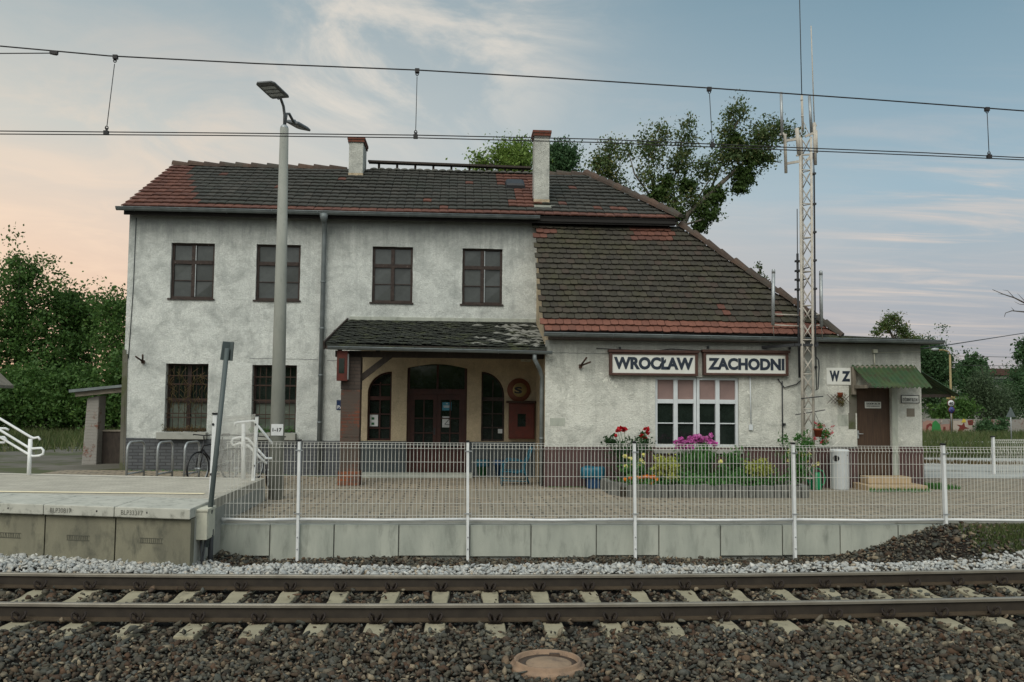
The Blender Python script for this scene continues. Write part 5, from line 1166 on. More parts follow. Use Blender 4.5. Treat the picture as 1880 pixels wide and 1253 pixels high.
def tree(name, label, base, blobs, m, ncl, per, spread, leaf, limbs=(), trunk_r=.2, cat='tree', group=None, bark='bark', bias=.45, auto=6, ratio=.62, crown='crown', droop=0.):
    base = Vector(base); t = empty(name, base, label, cat, group)
    top = Vector(blobs[0][0])
    g = G(); tr = [base-Vector((0, 0, .3)), base.lerp(top, .35)+Vector((random.uniform(-.1, .1), 0, 0)), base.lerp(top, .7), top]
    if limbs and limbs[0] is not None: tr = limbs[0]
    g.tube(tr, [trunk_r*(1-.8*i/(len(tr)-1)) for i in range(len(tr))], 9); g.build('trunk', bark, t)
    g = G(); k = 0
    for L in limbs[1:]:
        g.tube(L, [trunk_r*.26*(1-.85*i/(len(L)-1)) for i in range(len(L))], 6); k += 1
    for i in range(auto):
        b = random.choice(blobs); d = Vector((random.gauss(0, .5), random.gauss(0, .5), random.gauss(.2, .4))); e = Vector(b[0])+Vector((d.x*b[1][0], d.y*b[1][1], d.z*b[1][2])); s = Vector(tr[0]).lerp(Vector(tr[-1]), random.uniform(.35, .9)); s = tr[1].lerp(tr[-1], random.uniform(.1, .9))
        g.tube([s, s.lerp(e, .5)+Vector((random.uniform(-.1, .1)*trunk_r*5, 0, trunk_r)), e], [trunk_r*.22, trunk_r*.14, trunk_r*.05], 5); k += 1
    if k: g.build('limbs', bark, t)
    leaf_cloud(crown, crown_points(blobs, ncl, per, spread, bias, droop), leaf, m, t, ratio)
    return t
def gz(px, Y, z=None): p = at(px, 780, Y); return Vector((p.x, Y, hgt(p.x, Y)))
# trees beyond the yard at the left
lt = 'leafy trees behind the yard'
Y = 46
tree('broadleaf_tree', 'tallest deep green tree at the yard edge, its crown cut by the photo border', gz(30, Y), [blob(35, 560, 75, 95, Y), blob(50, 500, 38, 38, Y), blob(-20, 620, 80, 120, Y), blob(60, 650, 70, 90, Y)], 'leaf_big', 700, 30, .30, .165, trunk_r=.28, group=lt)
Y = 48
tree('broadleaf_tree', 'deep green tree with a flatter crown between the tallest tree and the station gable', gz(135, Y), [blob(140, 610, 60, 85, Y), blob(120, 560, 38, 34, Y), blob(170, 580, 36, 40, Y), blob(130, 690, 60, 60, Y)], 'leaf_big', 600, 30, .30, .165, trunk_r=.24, group=lt)
Y = 43
tree('broadleaf_tree', 'open crowned tree right beside the station gable, sky showing through it', gz(212, Y), [blob(205, 600, 34, 60, Y), blob(215, 560, 28, 28, Y), blob(225, 660, 45, 60, Y)], 'leaf_big', 260, 30, .3, .135, trunk_r=.18, group=lt)
Y = 52
for i, (px, py, rx, ry, lb) in enumerate(((30, 740, 75, 55, 'dense dark bush at the foot of the tallest tree by the photo border'), (120, 745, 60, 48, 'dense dark bush behind the brick pillar, under the flat crowned tree'), (210, 740, 60, 55, 'dense dark bush behind the lean-to shelter next to the gable'))):
    tree('bush', lb, gz(px, Y-10), [blob(px, py, rx, ry, Y-10), blob(px+20, py-35-12*i, rx*.5, ry*.6, Y-10), blob(px-32, py-18+9*i, rx*.45, ry*.5, Y-10)], 'leaf_big', 480, 30, .3, .15, trunk_r=.08, cat='bush', group='bushes under the yard trees', auto=2, crown='foliage')
# trees behind the roof
Y = 36
tree('broadleaf_tree', 'bright yellow green tree top rising behind the ridge board beside the taller chimney', gz(930, Y), [blob(945, 300, 45, 45, Y), blob(885, 300, 24, 22, Y), blob(960, 275, 24, 26, Y), blob(920, 285, 22, 26, Y)], 'leaf_bright', 330, 26, .22, .115, trunk_r=.22)
tree('broadleaf_tree', 'dark green rounded tree top between the taller chimney and the poplars', gz(1035, Y+2), [blob(1030, 300, 32, 38, Y+2), blob(1045, 285, 16, 22, Y+2), blob(1020, 280, 18, 22, Y+2)], 'leaf_dark', 280, 26, .2, .115, trunk_r=.2)
def pl(L, Y, j=.4): return [at(x, y, Y+random.uniform(-j, j)) for x, y in L]
Y = 34
tree('poplar_tree', 'slim thin leaved poplar top nearest the dark green crown behind the roof hip', gz(1118, Y), [blob(1115, 320, 30, 45, Y), blob(1122, 275, 17, 26, Y), blob(1095, 295, 14, 18, Y), blob(1135, 350, 16, 26, Y)], 'leaf_poplar', 220, 17, .20, .105, [pl([(1120, 740), (1120, 500), (1118, 380), (1120, 275)], Y, .05), pl([(1119, 370), (1098, 300)], Y), pl([(1119, 360), (1138, 310)], Y)], trunk_r=.14, bark='barkpale', auto=3)
Y = 33
PT = tree('poplar_tree', 'leaning pale branched poplar full of mistletoe balls behind the hipped roof', gz(1228, Y), [blob(1195, 275, 26, 45, Y), blob(1215, 245, 14, 22, Y), blob(1190, 330, 20, 30, Y), blob(1260, 255, 18, 40, Y), blob(1268, 222, 10, 14, Y), blob(1245, 300, 24, 30, Y), blob(1352, 205, 22, 30, Y), blob(1335, 240, 18, 24, Y), blob(1400, 250, 34, 30, Y), blob(1420, 235, 16, 22, Y), blob(1445, 245, 20, 14, Y), blob(1345, 285, 40, 26, Y), blob(1395, 290, 30, 18, Y), blob(1300, 310, 26, 24, Y), blob(1150, 280, 14, 26, Y), blob(1228, 370, 22, 40, Y), blob(1270, 370, 24, 24, Y)], 'leaf_poplar', 900, 16, .20, .105,
    [pl([(1228, 745), (1232, 560), (1240, 440), (1262, 395), (1310, 350), (1365, 300), (1400, 268)], Y, .1), pl([(1238, 440), (1205, 375), (1192, 310), (1188, 255)], Y), pl([(1245, 430), (1236, 340), (1250, 270), (1266, 220)], Y), pl([(1300, 360), (1335, 275), (1345, 225), (1352, 190)], Y), pl([(1365, 300), (1410, 250), (1448, 240)], Y), pl([(1250, 415), (1285, 405), (1310, 395)], Y), pl([(1262, 395), (1300, 335), (1320, 315)], Y), pl([(1215, 390), (1165, 320), (1150, 265)], Y), pl([(1345, 240), (1365, 205)], Y), pl([(1400, 290), (1435, 300)], Y)], trunk_r=.2, bark='barkpale', auto=0)
for px, py, r in ((1209, 358, 21), (1312, 362, 24), (1298, 392, 27), (1284, 416, 13), (1365, 322, 26), (1240, 392, 18), (1380, 285, 26), (1345, 262, 20), (1262, 340, 20), (1358, 345, 14), (1225, 335, 14)):
    leaf_cloud('mistletoe', crown_points([blob(px, py, r, r*.85, Y)], int(r*4.5)+10, 12, .09, .4), .11, 'leaf_mist', PT)
# right hand background
Y = 76
tree('broadleaf_tree', 'big dark tree filling the gap beside the flat roofed annex behind the road lamp', gz(1718, Y), [blob(1715, 700, 42, 75, Y), blob(1690, 660, 42, 42, Y), blob(1735, 680, 22, 40, Y), blob(1700, 640, 30, 24, Y), blob(1660, 640, 35, 22, Y)], 'leaf_dark', 760, 30, .34, .19, trunk_r=.3)
Y = 74
tree('acacia_tree', 'feathery acacia top with visible crooked branches above the flat annex roof', gz(1640, Y), [blob(1625, 600, 20, 12, Y), blob(1640, 585, 20, 10, Y), blob(1610, 612, 10, 5, Y), blob(1655, 605, 14, 9, Y), blob(1665, 618, 18, 10, Y)], 'leaf_poplar', 190, 16, .2, .18, [pl([(1645, 760), (1648, 650), (1642, 625), (1632, 605), (1620, 595)], Y, .1), pl([(1642, 625), (1652, 600), (1650, 582)], Y), pl([(1635, 612), (1612, 612)], Y), pl([(1648, 640), (1668, 618)], Y)], trunk_r=.22, auto=2)
Y = 84
tree('dark_tree', 'dark spiky topped tree behind the willow, near the far brown roofed hall', gz(1785, Y), [blob(1785, 700, 30, 45, Y), blob(1786, 662, 9, 14, Y), blob(1770, 675, 10, 12, Y), blob(1802, 668, 7, 12, Y)], 'leaf_dark', 230, 20, .3, .3, trunk_r=.3)
Y = 74
tree('willow_tree', 'rounded grey green willow bush in front of the far hall and behind the graffiti wall', gz(1812, Y), [blob(1812, 730, 40, 55, Y), blob(1800, 700, 26, 30, Y), blob(1840, 750, 30, 42, Y)], 'leaf_willow', 620, 30, .3, .18, trunk_r=.2, ratio=.35, droop=.3)
Y = 77
tree('bush', 'dark green bush joining the willow to the photo border by the triangular sign', gz(1862, Y), [blob(1862, 730, 34, 50, Y), blob(1885, 700, 24, 40, Y)], 'leaf_dark', 430, 28, .3, .18, trunk_r=.1, cat='bush', crown='foliage')
Y = 55
tree('broadleaf_tree', 'thin dark tree cut by the photo border under the bare branches', gz(1905, Y), [blob(1900, 660, 24, 45, Y), blob(1880, 640, 12, 22, Y), blob(1872, 655, 8, 8, Y)], 'leaf_dark', 110, 18, .2, .22, trunk_r=.2)
Y = 72
tree('bush', 'low green bushes strip between the dark tree and the willow behind the wall', gz(1755, Y), [blob(1755, 755, 40, 30, Y), blob(1735, 760, 30, 25, Y)], 'leaf_big', 200, 22, .26, .25, trunk_r=.1, cat='bush', crown='foliage')
Y = 65
tree('bush', 'rounded dark ivy bush hanging over the graffiti wall', gz(1806, Y), [blob(1806, 786, 17, 12, Y), blob(1812, 778, 10, 8, Y)], 'leaf_dark', 90, 20, .16, .18, trunk_r=.05, cat='bush', auto=0, crown='foliage')
tree('bush', 'dark ivy drape on the wall beside the triangular sign', gz(1842, Y), [blob(1842, 782, 10, 14, Y), blob(1832, 790, 14, 6, Y)], 'leaf_dark', 60, 20, .16, .18, trunk_r=.05, cat='bush', auto=0, crown='foliage')
Y = 30
dt = empty('bare_tree', gz(1960, Y), 'leafless tree reaching bare dark branches in from the photo border', 'tree'); g = G()
g.tube([gz(1960, Y), at(1955, 640, Y), at(1940, 560, Y)], [.16, .13, .08], 8); g.build('trunk', 'bark', dt)
g = G()
for L, r in (([(1940, 575), (1880, 556), (1862, 547), (1843, 541), (1822, 532)], .035), ([(1862, 547), (1850, 534), (1842, 533)], .012), ([(1880, 552), (1868, 539)], .012), ([(1942, 590), (1880, 573), (1858, 571), (1846, 575), (1844, 582)], .03), ([(1862, 571), (1856, 564)], .012), ([(1885, 560), (1872, 559), (1862, 554)], .014), ([(1843, 541), (1832, 540)], .01)):
    P = pl(L, Y, .15); g.tube(P, [r*(1-.75*i/(len(P)-1)) for i in range(len(P))], 6)
g.build('branches', 'bark', dt)
t = empty('roof_sapling', at(1398, 530, 22), 'thin sapling growing up behind the tiled roof hip', 'sapling'); g = G()
for L in ([(1400, 560), (1398, 520), (1393, 490)], [(1398, 525), (1408, 510)], [(1399, 530), (1383, 505)]): g.tube(pl(L, 22, .05), .012, 5)
g.build('stem', 'bark', t)
leaf_cloud('foliage', crown_points([blob(1394, 492, 6, 10, 22), blob(1384, 508, 6, 8, 22), blob(1405, 515, 9, 8, 22), blob(1398, 505, 5, 10, 22)], 26, 6, .05), .075, 'leaf_poplar', t)
# graffiti wall, signs, lamp and hall
Y = 66.; zt = 770
gw = empty('graffiti_wall', gz(1780, Y), 'long low brown wall painted with graffiti beyond the road', 'wall'); a, b = at(1655, 769, Y), at(1960, 772, Y); g = G(); zb = -1.6
g.box(a.x, b.x+6, Y, Y+.25, zb, a.z); g.build('wall', 'brickleft', gw)
gcol = {'r': flat('graffiti_red', (.16, .03, .025), .8), 'w': flat('graffiti_white', (.42, .36, .31), .8), 'g': flat('graffiti_green', (.03, .20, .05), .8), 'y': flat('graffiti_yellow', (.55, .42, .06), .8), 'p': flat('graffiti_pink', (.34, .20, .16), .8)}
def gpoly(c, pts, k): g = G(); P = [at(x, y, Y-.01*k) for x, y in pts]; g.sheet([(p.x, p.z) for p in P], [], Y-.012*k); g.build('graffiti', gcol[c], gw)
gpoly('p', [(1694, 796), (1694, 776), (1702, 772), (1714, 774), (1720, 782), (1722, 796)], 1); gpoly('r', [(1699, 795), (1701, 781), (1708, 777), (1714, 782), (1713, 785), (1707, 782), (1704, 786), (1703, 796)], 2); gpoly('g', [(1710, 792), (1712, 776), (1718, 772), (1726, 780), (1728, 792), (1718, 795)], 3)
gpoly('w', [(1749, 795), (1750, 773), (1790, 771), (1786, 796)], 1); gpoly('r', [(1758, 793), (1762, 784), (1756, 780), (1766, 781), (1770, 776), (1772, 784), (1780, 787), (1771, 788), (1765, 795)], 2); gpoly('r', [(1776, 772), (1788, 771), (1786, 781), (1778, 781)], 2); gpoly('y', [(1765, 776), (1768, 769), (1773, 771), (1773, 776)], 3); gpoly('r', [(1731, 793), (1732, 784), (1736, 784), (1736, 793)], 2); gpoly('r', [(1743, 790), (1744, 773), (1746, 773), (1746, 790)], 2); gpoly('w', [(1727, 776), (1728, 771), (1730, 771), (1730, 776)], 2); gpoly('p', [(1725, 796), (1726, 780), (1748, 778), (1749, 796)], 1)
Y = 64.; p0 = gz(1747, Y); rl = empty('street_lamp', p0, 'tall yellowish road lamp with a curved arm in front of the dark tree', 'street lamp'); g = G(); g.tube([p0, at(1744, 652, Y)], [.10, .07], 8); g.tube([at(1744, 652, Y), at(1742, 646, Y), at(1732, 643, Y), at(1724, 643, Y)], .05, 6); g.build('pole', 'lamppost', rl)
g = G(); c = at(1716, 642, Y); g.tube([c-Vector((.25, 0, 0)), c, c+Vector((.28, 0, .02))], [.06, .13, .08], 8); g.build('lamp_head', 'lens', rl)
Y = 62.; p0 = gz(1746, Y); rs = empty('road_sign', p0, 'sign post with a speed limit 40 disc above a blue no stopping disc', 'road sign'); c1 = at(1746, 741, Y); c2 = at(1747, 753, Y); g = G(); g.tube([Vector((c1.x+.05, Y+.06, p0.z)), Vector((c1.x, Y+.06, c1.z+.55))], .045, 8); g.build('post', 'galv', rs)
g = G(); g.lathe(c1, [(.29, 0), (.29, .02)], 24, axis='y'); d = g.build('disc', 'redbox', rs); g = G(); g.lathe(c1, [(.235, -.008), (.235, -.002)], 24, axis='y'); g.build('face', 'paper', d); text_mesh('lettering', '40', c1.x-.16, c1.x+.16, c1.z-.11, c1.z+.11, Y-.01, 'inkgrey', d, .006, .04)
g = G(); g.lathe(c2, [(.26, 0), (.26, .02)], 24, axis='y'); d = g.build('disc', 'redbox', rs); bl = flat('sign_blue', (.05, .07, .25)); g = G(); g.lathe(c2, [(.21, -.008), (.21, -.002)], 24, axis='y'); g.build('face', bl, d); g = G(); g.beam(c2+Vector((-.15, -.012, .15)), c2+Vector((.15, -.012, -.15)), .01, .05, up=(0, 1, 0)); g.beam(c2+Vector((-.15, -.012, -.15)), c2+Vector((.15, -.012, .15)), .004, .05, up=(0, 1, 0)); g.build('cross', 'redbox', d)
g = G(); g.box(c1.x-.32, c1.x+.32, Y, Y+.04, c1.z+.32, c1.z+.42); g.box(c1.x-.1, c1.x+.25, Y-.1, Y+.1, c1.z+.42, c1.z+.58); g.build('warning_lamp', 'gold', rs)
Y = 50.; p0 = gz(1856, Y); tsn = empty('triangular_sign', p0, 'grey triangular road sign seen from the back on a thin post', 'road sign'); g = G(); g.tube([p0, at(1855, 749, Y)], .035, 8); g.build('post', 'galv', tsn)
a, b, c = at(1855, 748, Y), at(1846, 766, Y), at(1864, 766, Y); g = G(); g.prism([(a.x, a.z), (b.x, b.z), (c.x, c.z)], Y-.05, Y-.03); g.build('sign_panel', 'darkgreen', tsn)
Y = 125.; p0 = gz(1810, Y); fh = empty('far_hall', p0, 'far low hall with a flat brown roof and a dark window strip behind the willow', 'building'); a, b = at(1735, 677, Y), at(1905, 674, Y); g = G(); g.box(a.x, b.x, Y, Y+20, p0.z, at(1800, 690, Y).z); g.build('wall', 'conc', fh)
g = G(); g.box(a.x-.4, b.x+.4, Y-.5, Y+20.5, at(1800, 689, Y).z, at(1800, 677, Y).z); g.build('roof', 'signframe', fh); g = G(); g.box(a.x+3, b.x-.5, Y-.05, Y+.02, at(1800, 705, Y).z, at(1800, 695, Y).z); g.build('window_strip', 'glassdark', fh)
def far_wire(L, Y, lb, r=.02): g = G(); g.tube([at(x, y, Y) for x, y in L], r, 5); o = g.build('service_wire', 'copper'); tag(o, lb, 'wire')
g = G(); g.tube([at(1690, 641, 19.), at(1735, 634, 21), at(1745, 633, 22), at(1880, 612, 32), at(2000, 590, 40)], .014, 6); o = g.build('service_wire', 'cable'); tag(o, 'dark cable running from the annex roof corner up to the photo border', 'wire')
far_wire([(1752, 654), (1850, 656), (1930, 657)], 70, 'upper thin level wire beyond the road lamp'); far_wire([(1755, 671), (1850, 672), (1930, 672)], 70, 'lower thin level wire just over the far hall roof')
bank = rng.uniform([-45, -40, -.2], [55, -34, 1.], (5200, 3)); bank[:, 2] = -.2+np.abs(rng.beta(1.1, 1.6, 5200))*(7.5+2*np.sin(bank[:, 0]*.23)+1.2*np.sin(bank[:, 0]*.71))
o = leaf_cloud('tree_bank_foliage', bank, 1.5, 'leaf_bright', None, .8); tag(o, 'leafy bank opposite the station, seen mirrored in its low windows', kind='stuff')
# grass (nobody could count it)
def grass(name, n, fn, h, label, m='grassblade', w=.16):
    P = np.array([fn() for _ in range(n)]); z = np.array([hgt(x, y) for x, y in P[:, :2]]); hh = h*rng.uniform(.4, 1.25, n)*(P[:, 2] if P.shape[1] > 2 else 1); a = rng.uniform(0, 2*PI, n); ww = hh*w; lean = rng.normal(size=(n, 2))*.35*hh[:, None]
    b = np.stack([P[:, 0], P[:, 1], z], 1); dx = np.stack([np.cos(a)*ww, np.sin(a)*ww, 0*a], 1); tip = b+np.concatenate([lean, hh[:, None]], 1)
    v = np.stack([b-dx, b+dx, tip], 1).reshape(-1, 3); o = np_mesh(name, v, np.arange(3*n).reshape(n, 3), m); tag(o, label, kind='stuff')
U_ = random.uniform
def patch(f, x0, x1, y0, y1):
    def q():
        while True:
            x, y = U_(x0, x1), U_(y0, y1)
            if f(x, y) > random.random(): return (x, y, 1.)
    return q
pn = lambda x, y: .5+.5*math.sin(x*.6+1.3*math.sin(y*.37))*math.sin(y*.45+.5*x)
grass('yard_grass', 26000, patch(lambda x, y: smooth((y-26)/8)*(.35+.65*pn(x, y)), -32, -8.5, 24, 44), .38, 'rough green and straw coloured grass of the yard', w=.05)
grass('roadside_grass', 24000, patch(lambda x, y: (0 if 43.5 < y < 50 else 1)*(.5+.5*pn(x, y)), 16, 46, 31, 66), .5, 'tall grass between the road and the graffiti wall', w=.06)
grass('road_edge_weeds', 5000, patch(lambda x, y: max(0, 1-abs(y-26.5-.4*math.sin(x))/.9)*pn(x, y), 12, 24, 25, 28.5), .12, 'low dry weeds on the gravel of the road', m='leaf_dry', w=.12)
grass('bank_grass', 14000, patch(lambda x, y: smooth((x-7.2)/1.1)*smooth((y-12.15-.12*math.sin(x*5))/.4)*(.35+.65*pn(x*3, y*4)), 7.4, 11.6, 11.9, 13.05), .075, 'short green and rusty grass on the stone bank by the fence end', w=.13)
grass('paving_weeds', 3400, lambda: random.choice([(U_(8.5, 9.8), 17.93+random.gauss(0, .05), 1.), (10.15+abs(random.gauss(0, .25)), 18.65+random.gauss(0, .12), 1.3), (U_(-7.6, -2.3), 20.9, .5), (U_(1.9, 3), 18.62, .4), (U_(-3.4, 7), 13.42+abs(random.gauss(0, .03)), .45)]), .09, 'small weeds along the building foot and steps', m='leaf_bed', w=.2)
# ------------------------------------------------------------------ flower bed
BX0, BX1, BY0, BY1 = 3.02, 6.72, 16.75, 18.66
soil = G(); soil.box(BX0+.1, BX1-.06, BY0+.1, BY1, .2, .47); o = soil.build('bed_soil', 'soil'); tag(o, kind='structure')
be = empty('bed_edging', (4.8, BY0, .29), 'edging of upright concrete palisades round the flower bed', 'edging')
path = [(BX0, BY1-.1), (BX0, BY0+.45), (BX0+.35, BY0), (BX1, BY0), (BX1, BY1-.5)]; sp_ = .128
for p, q in zip(path[:-1], path[1:]):
    p, q = Vector((*p, 0)), Vector((*q, 0)); n = int((q-p).length/sp_); d = (q-p)/n
    for k in range(n):
        c = p+d*(k+.5); g = G(); h = .53+random.uniform(-.02, .02); u = d.normalized(); w = Vector((-u.y, u.x, 0)); dep = .05+.012*(k % 2)
        vs = [c+u*(sx*sp_*.44)+w*(sy*dep)+Vector((0, 0, z)) for z in (.15, h) for sx, sy in ((-1, -1), (1, -1), (1, 1), (-1, 1))]
        g.add(vs, [(3, 2, 1, 0), (4, 5, 6, 7), (0, 1, 5, 4), (1, 2, 6, 5), (2, 3, 7, 6), (3, 0, 4, 7)]); g.build('palisade', 'palisade', be, bevel=.012)
def plant(name, label, px, Y, blobs, m, ncl, per, spread, leaf, blooms=(), bm=None, br=.04, cat='plant', stems=5, group=None, ratio=.6, crown='foliage', nb=26):
    b = at(px, 880, Y); b.z = .46; t = empty(name, b, label, cat, group)
    g = G()
    for i in range(stems):
        e = Vector(random.choice(blobs)[0])+Vector((U_(-.08, .08), U_(-.06, .06), U_(0, .08))); g.tube([b+Vector((U_(-.06, .06), U_(-.04, .04), -.02)), b.lerp(e, .5)+Vector((U_(-.03, .03), 0, .03)), e], [.010, .008, .004], 5)
    for bl in blooms: e = at(bl[0], bl[1], Y); g.tube([b.lerp(e, .2)-Vector((0, 0, .05)), b.lerp(e, .6)+Vector((U_(-.03, .03), 0, .02)), e], [.007, .006, .004], 5)
    g.build('stems', 'leaf_bed', t); leaf_cloud(crown, crown_points(blobs, ncl, per, spread), leaf, m, t, ratio)
    for bl in blooms:
        c = np.array(at(bl[0], bl[1], Y+U_(-.05, .05))); r = br*(bl[2] if len(bl) > 2 else 1); d = rng.normal(size=(nb, 3)); d /= np.linalg.norm(d, axis=1)[:, None]
        leaf_cloud('bloom', c+d*r*np.array([.75, .75, .6]), r*1.15, bm, t, .9)
    return t
plant('rose_bush', 'dark leaved rose bush with big red blooms against the pale wall', 1155, 18.15, [blob(1155, 825, 40, 24, 18.15), blob(1120, 812, 16, 10, 18.15), blob(1180, 812, 20, 14, 18.15), blob(1155, 855, 34, 24, 18.15)], 'leaf_rose', 130, 14, .045, .06, [(1138, 788, 1.1), (1146, 789, 1.1), (1131, 800, .7), (1133, 791, .8), (1187, 789, 1.1), (1189, 795, .8), (1179, 801, 1.1), (1186, 804, .6)], 'petal_red', .055, 'rose bush')
plant('dahlia_plant', 'leafy plant with pale yellow round blooms below the roses', 1165, 17.3, [blob(1165, 862, 24, 22, 17.3)], 'leaf_bed', 60, 12, .05, .06, [(1148, 838), (1157, 842), (1181, 836), (1177, 845), (1182, 851), (1149, 857), (1158, 855), (1173, 855)], 'petal_yellow', .042)
plant('marigold_clump', 'clump of bright orange marigolds on the bed edging', 1190, 16.95, [blob(1178, 884, 32, 8, 16.95)], 'leaf_bed', 60, 10, .035, .045, [(1174, 877), (1181, 878), (1178, 885), (1188, 875), (1194, 878), (1200, 876), (1191, 885), (1198, 886), (1203, 881), (1196, 891), (1148, 880, .8), (1157, 878, .8), (1186, 880, .8)], 'petal_orange', .046)
gsh = 'golden leaved round shrubs'
plant('golden_shrub', 'round yellow green variegated shrub beside the orange marigolds', 1221, 17.35, [blob(1221, 860, 24, 24, 17.2)], 'leaf_gold', 200, 14, .04, .045, cat='shrub', group=gsh)
plant('golden_shrub', 'low yellow green shrub in the bed just past the white window', 1392, 17.6, [blob(1392, 860, 25, 17, 17.3)], 'leaf_gold', 160, 14, .04, .045, cat='shrub', group=gsh)
plant('phlox_clump', 'tall clump of magenta phlox heads in front of the white window', 1280, 18.1, [blob(1275, 850, 38, 30, 18.1), blob(1290, 828, 24, 16, 18.1)], 'leaf_bed', 150, 12, .06, .075, [(1242+U_(-1, 1)+k*4.3, 812+8*abs(math.sin(k*1.9))-(12 if 6 < k < 16 else 0)+U_(-5, 5), U_(.8, 1.25)) for k in range(17)]+[(1245, 820), (1255, 822), (1266, 806), (1250, 808), (1278, 803), (1300, 810), (1312, 815)], 'petal_pink', .062, ratio=.3)
g = G(); b = at(1290, 880, 17.6); b.z = .45; dl_ = empty('daylily_clump', b, 'fountain of long strap leaves below the magenta phlox', 'plant')
for k in range(150):
    a = U_(0, 2*PI); r = U_(.12, .42); h = U_(.35, .68); w = .011; d = Vector((math.cos(a), math.sin(a)*.6, 0)); s = Vector((-math.sin(a), math.cos(a), 0))*w; o0 = b+d*.04
    p1 = o0+d*r*.45+Vector((0, 0, h)); p2 = o0+d*r*1.1+Vector((0, 0, h*U_(.7, 1.05))); g.add([o0-s, o0+s, p1+s, p1-s, p2], [(0, 1, 2, 3), (3, 2, 4)])
g.build('strap_leaves', 'leaf_bed', dl_, fix=False)
plant('lily_plant', 'slim light green plant with one pale bloom before the window edge', 1322, 17.2, [blob(1322, 872, 7, 22, 17.2), blob(1324, 885, 9, 8, 17.2)], 'leaf_bed', 40, 10, .03, .06, [(1322, 848, 1.1)], 'petal_yellow', .04, ratio=.35, stems=2)
plant('green_perennial', 'dark leafy perennials between the strap leaves and the low golden shrub', 1350, 17.9, [blob(1350, 855, 24, 26, 17.9), blob(1372, 870, 22, 14, 17.9)], 'leaf_bed', 120, 12, .05, .065)
plant('primrose_plant', 'tall spiky plant with yellow blooms at the mast foot', 1462, 17.7, [blob(1460, 835, 26, 26, 17.7), blob(1440, 806, 10, 12, 17.7), blob(1468, 802, 16, 12, 17.7), blob(1480, 815, 14, 12, 17.7), blob(1462, 865, 24, 20, 17.7)], 'leaf_bed', 150, 12, .04, .075, [(1450, 828), (1449, 835, .9), (1449, 846, .9), (1470, 831), (1474, 836, 1.2), (1479, 836), (1486, 834, .8), (1481, 847, .8), (1501, 852, .9), (1494, 856, .7)], 'petal_yellow', .044, ratio=.28, stems=12)
leaf = crown_points([((4.9, 17.2, .54), (1.7, .42, .12)), ((5.7, 17.5, .58), (.9, .5, .18)), ((3.6, 17.2, .54), (.5, .4, .10)), ((4.4, 17.5, .6), (.7, .4, .16))], 900, 12, .055); o = leaf_cloud('ground_cover', leaf, .055, 'leaf_bed', None); tag(o, 'low green ground cover of the flower bed', kind='stuff')
# hanging geranium and trellis basket
Y = 17.85; c = at(1502, 795, Y); gp_ = empty('hanging_pot', c, 'terracotta pot of trailing coral geraniums hung on the mast', 'flower pot'); r = .088
g = G(); g.lathe(c, [(r*.68, -.085), (r*.95, .05), (r*1.08, .05), (r*1.08, .085), (r*.9, .085), (0, .07)], 20); g.build('pot', 'terracotta', gp_)
g = G(); 
for s in (-1, 1): g.tube([c+Vector((s*r, 0, .08)), at(1496, 758, Y)], .004, 5)
g.build('hanger', 'cable', gp_); leaf_cloud('foliage', crown_points([blob(1503, 784, 9, 6, Y), blob(1515, 797, 10, 10, Y), blob(1512, 812, 8, 8, Y)], 45, 9, .03), .045, 'leaf_bed', gp_)
for px, py, s in ((1499, 777, 1), (1502, 780, .8), (1512, 782, .9), (1528, 784, .8), (1515, 793, 1.1), (1519, 797, 1.1), (1523, 797, .9), (1527, 794, .9), (1516, 801, .8), (1495, 804, .8), (1512, 809, .9), (1518, 806, .9), (1508, 812, .8), (1520, 811, .7), (1498, 807, .7)):
    cc = np.array(at(px, py, Y-.03)); d = rng.normal(size=(16, 3))*.022*s; leaf_cloud('bloom', cc+d, .03*s, 'petal_coral', gp_, .9)
c = at(1540, 733, B-.06); tb = empty('trellis_basket', c, 'diamond wall trellis with a small pot of dry trailing plants under the W Z sign', 'hanging basket'); g = G(); rr = .20
for k in range(-2, 3):
    o = k*.4*rr; hw = rr-abs(o); 
    for s in (1, -1): m_ = Vector((o*.5*2, 0, 0)); a = Vector((o-(rr)*.5-.0, 0, -s*(rr)*.5)); b_ = Vector((o+rr*.5, 0, s*rr*.5)); g.beam(c+a, c+b_, .008, .008, up=(0, 1, 0))
g.build('trellis', 'rust', tb)
pc_ = c+Vector((0, -.07, .09)); g = G(); g.lathe(pc_, [(.04, -.05), (.062, .04), (.066, .05), (0, .045)], 14); g.build('pot', 'terracotta', tb)
leaf_cloud('foliage', crown_points([(tuple(c+Vector((0, -.08, .02))), (.12, .06, .13)), (tuple(c+Vector((.03, -.08, -.1))), (.10, .05, .08))], 24, 8, .03), .04, 'leaf_dry', tb)
# weeds on the sills of the barred windows
for i, w in enumerate(GRW):
    ww = empty('sill_weeds', ((w[0]+w[1])/2, A-.05, w[2]), ('rusty dry weeds on the window sill behind the bike racks', 'green and dry weeds on the window sill behind the lamp post')[i], 'weeds', 'weeds on the barred window sills')
    leaf_cloud('foliage', np.stack([rng.uniform(w[0]-.03, w[1]-.02, 420), rng.uniform(A-.1, A+.05, 420), w[2]+.01+np.abs(rng.normal(size=420))*.06], 1), .06, 'leaf_dry' if i == 0 else 'leaf_bed', ww, .25)
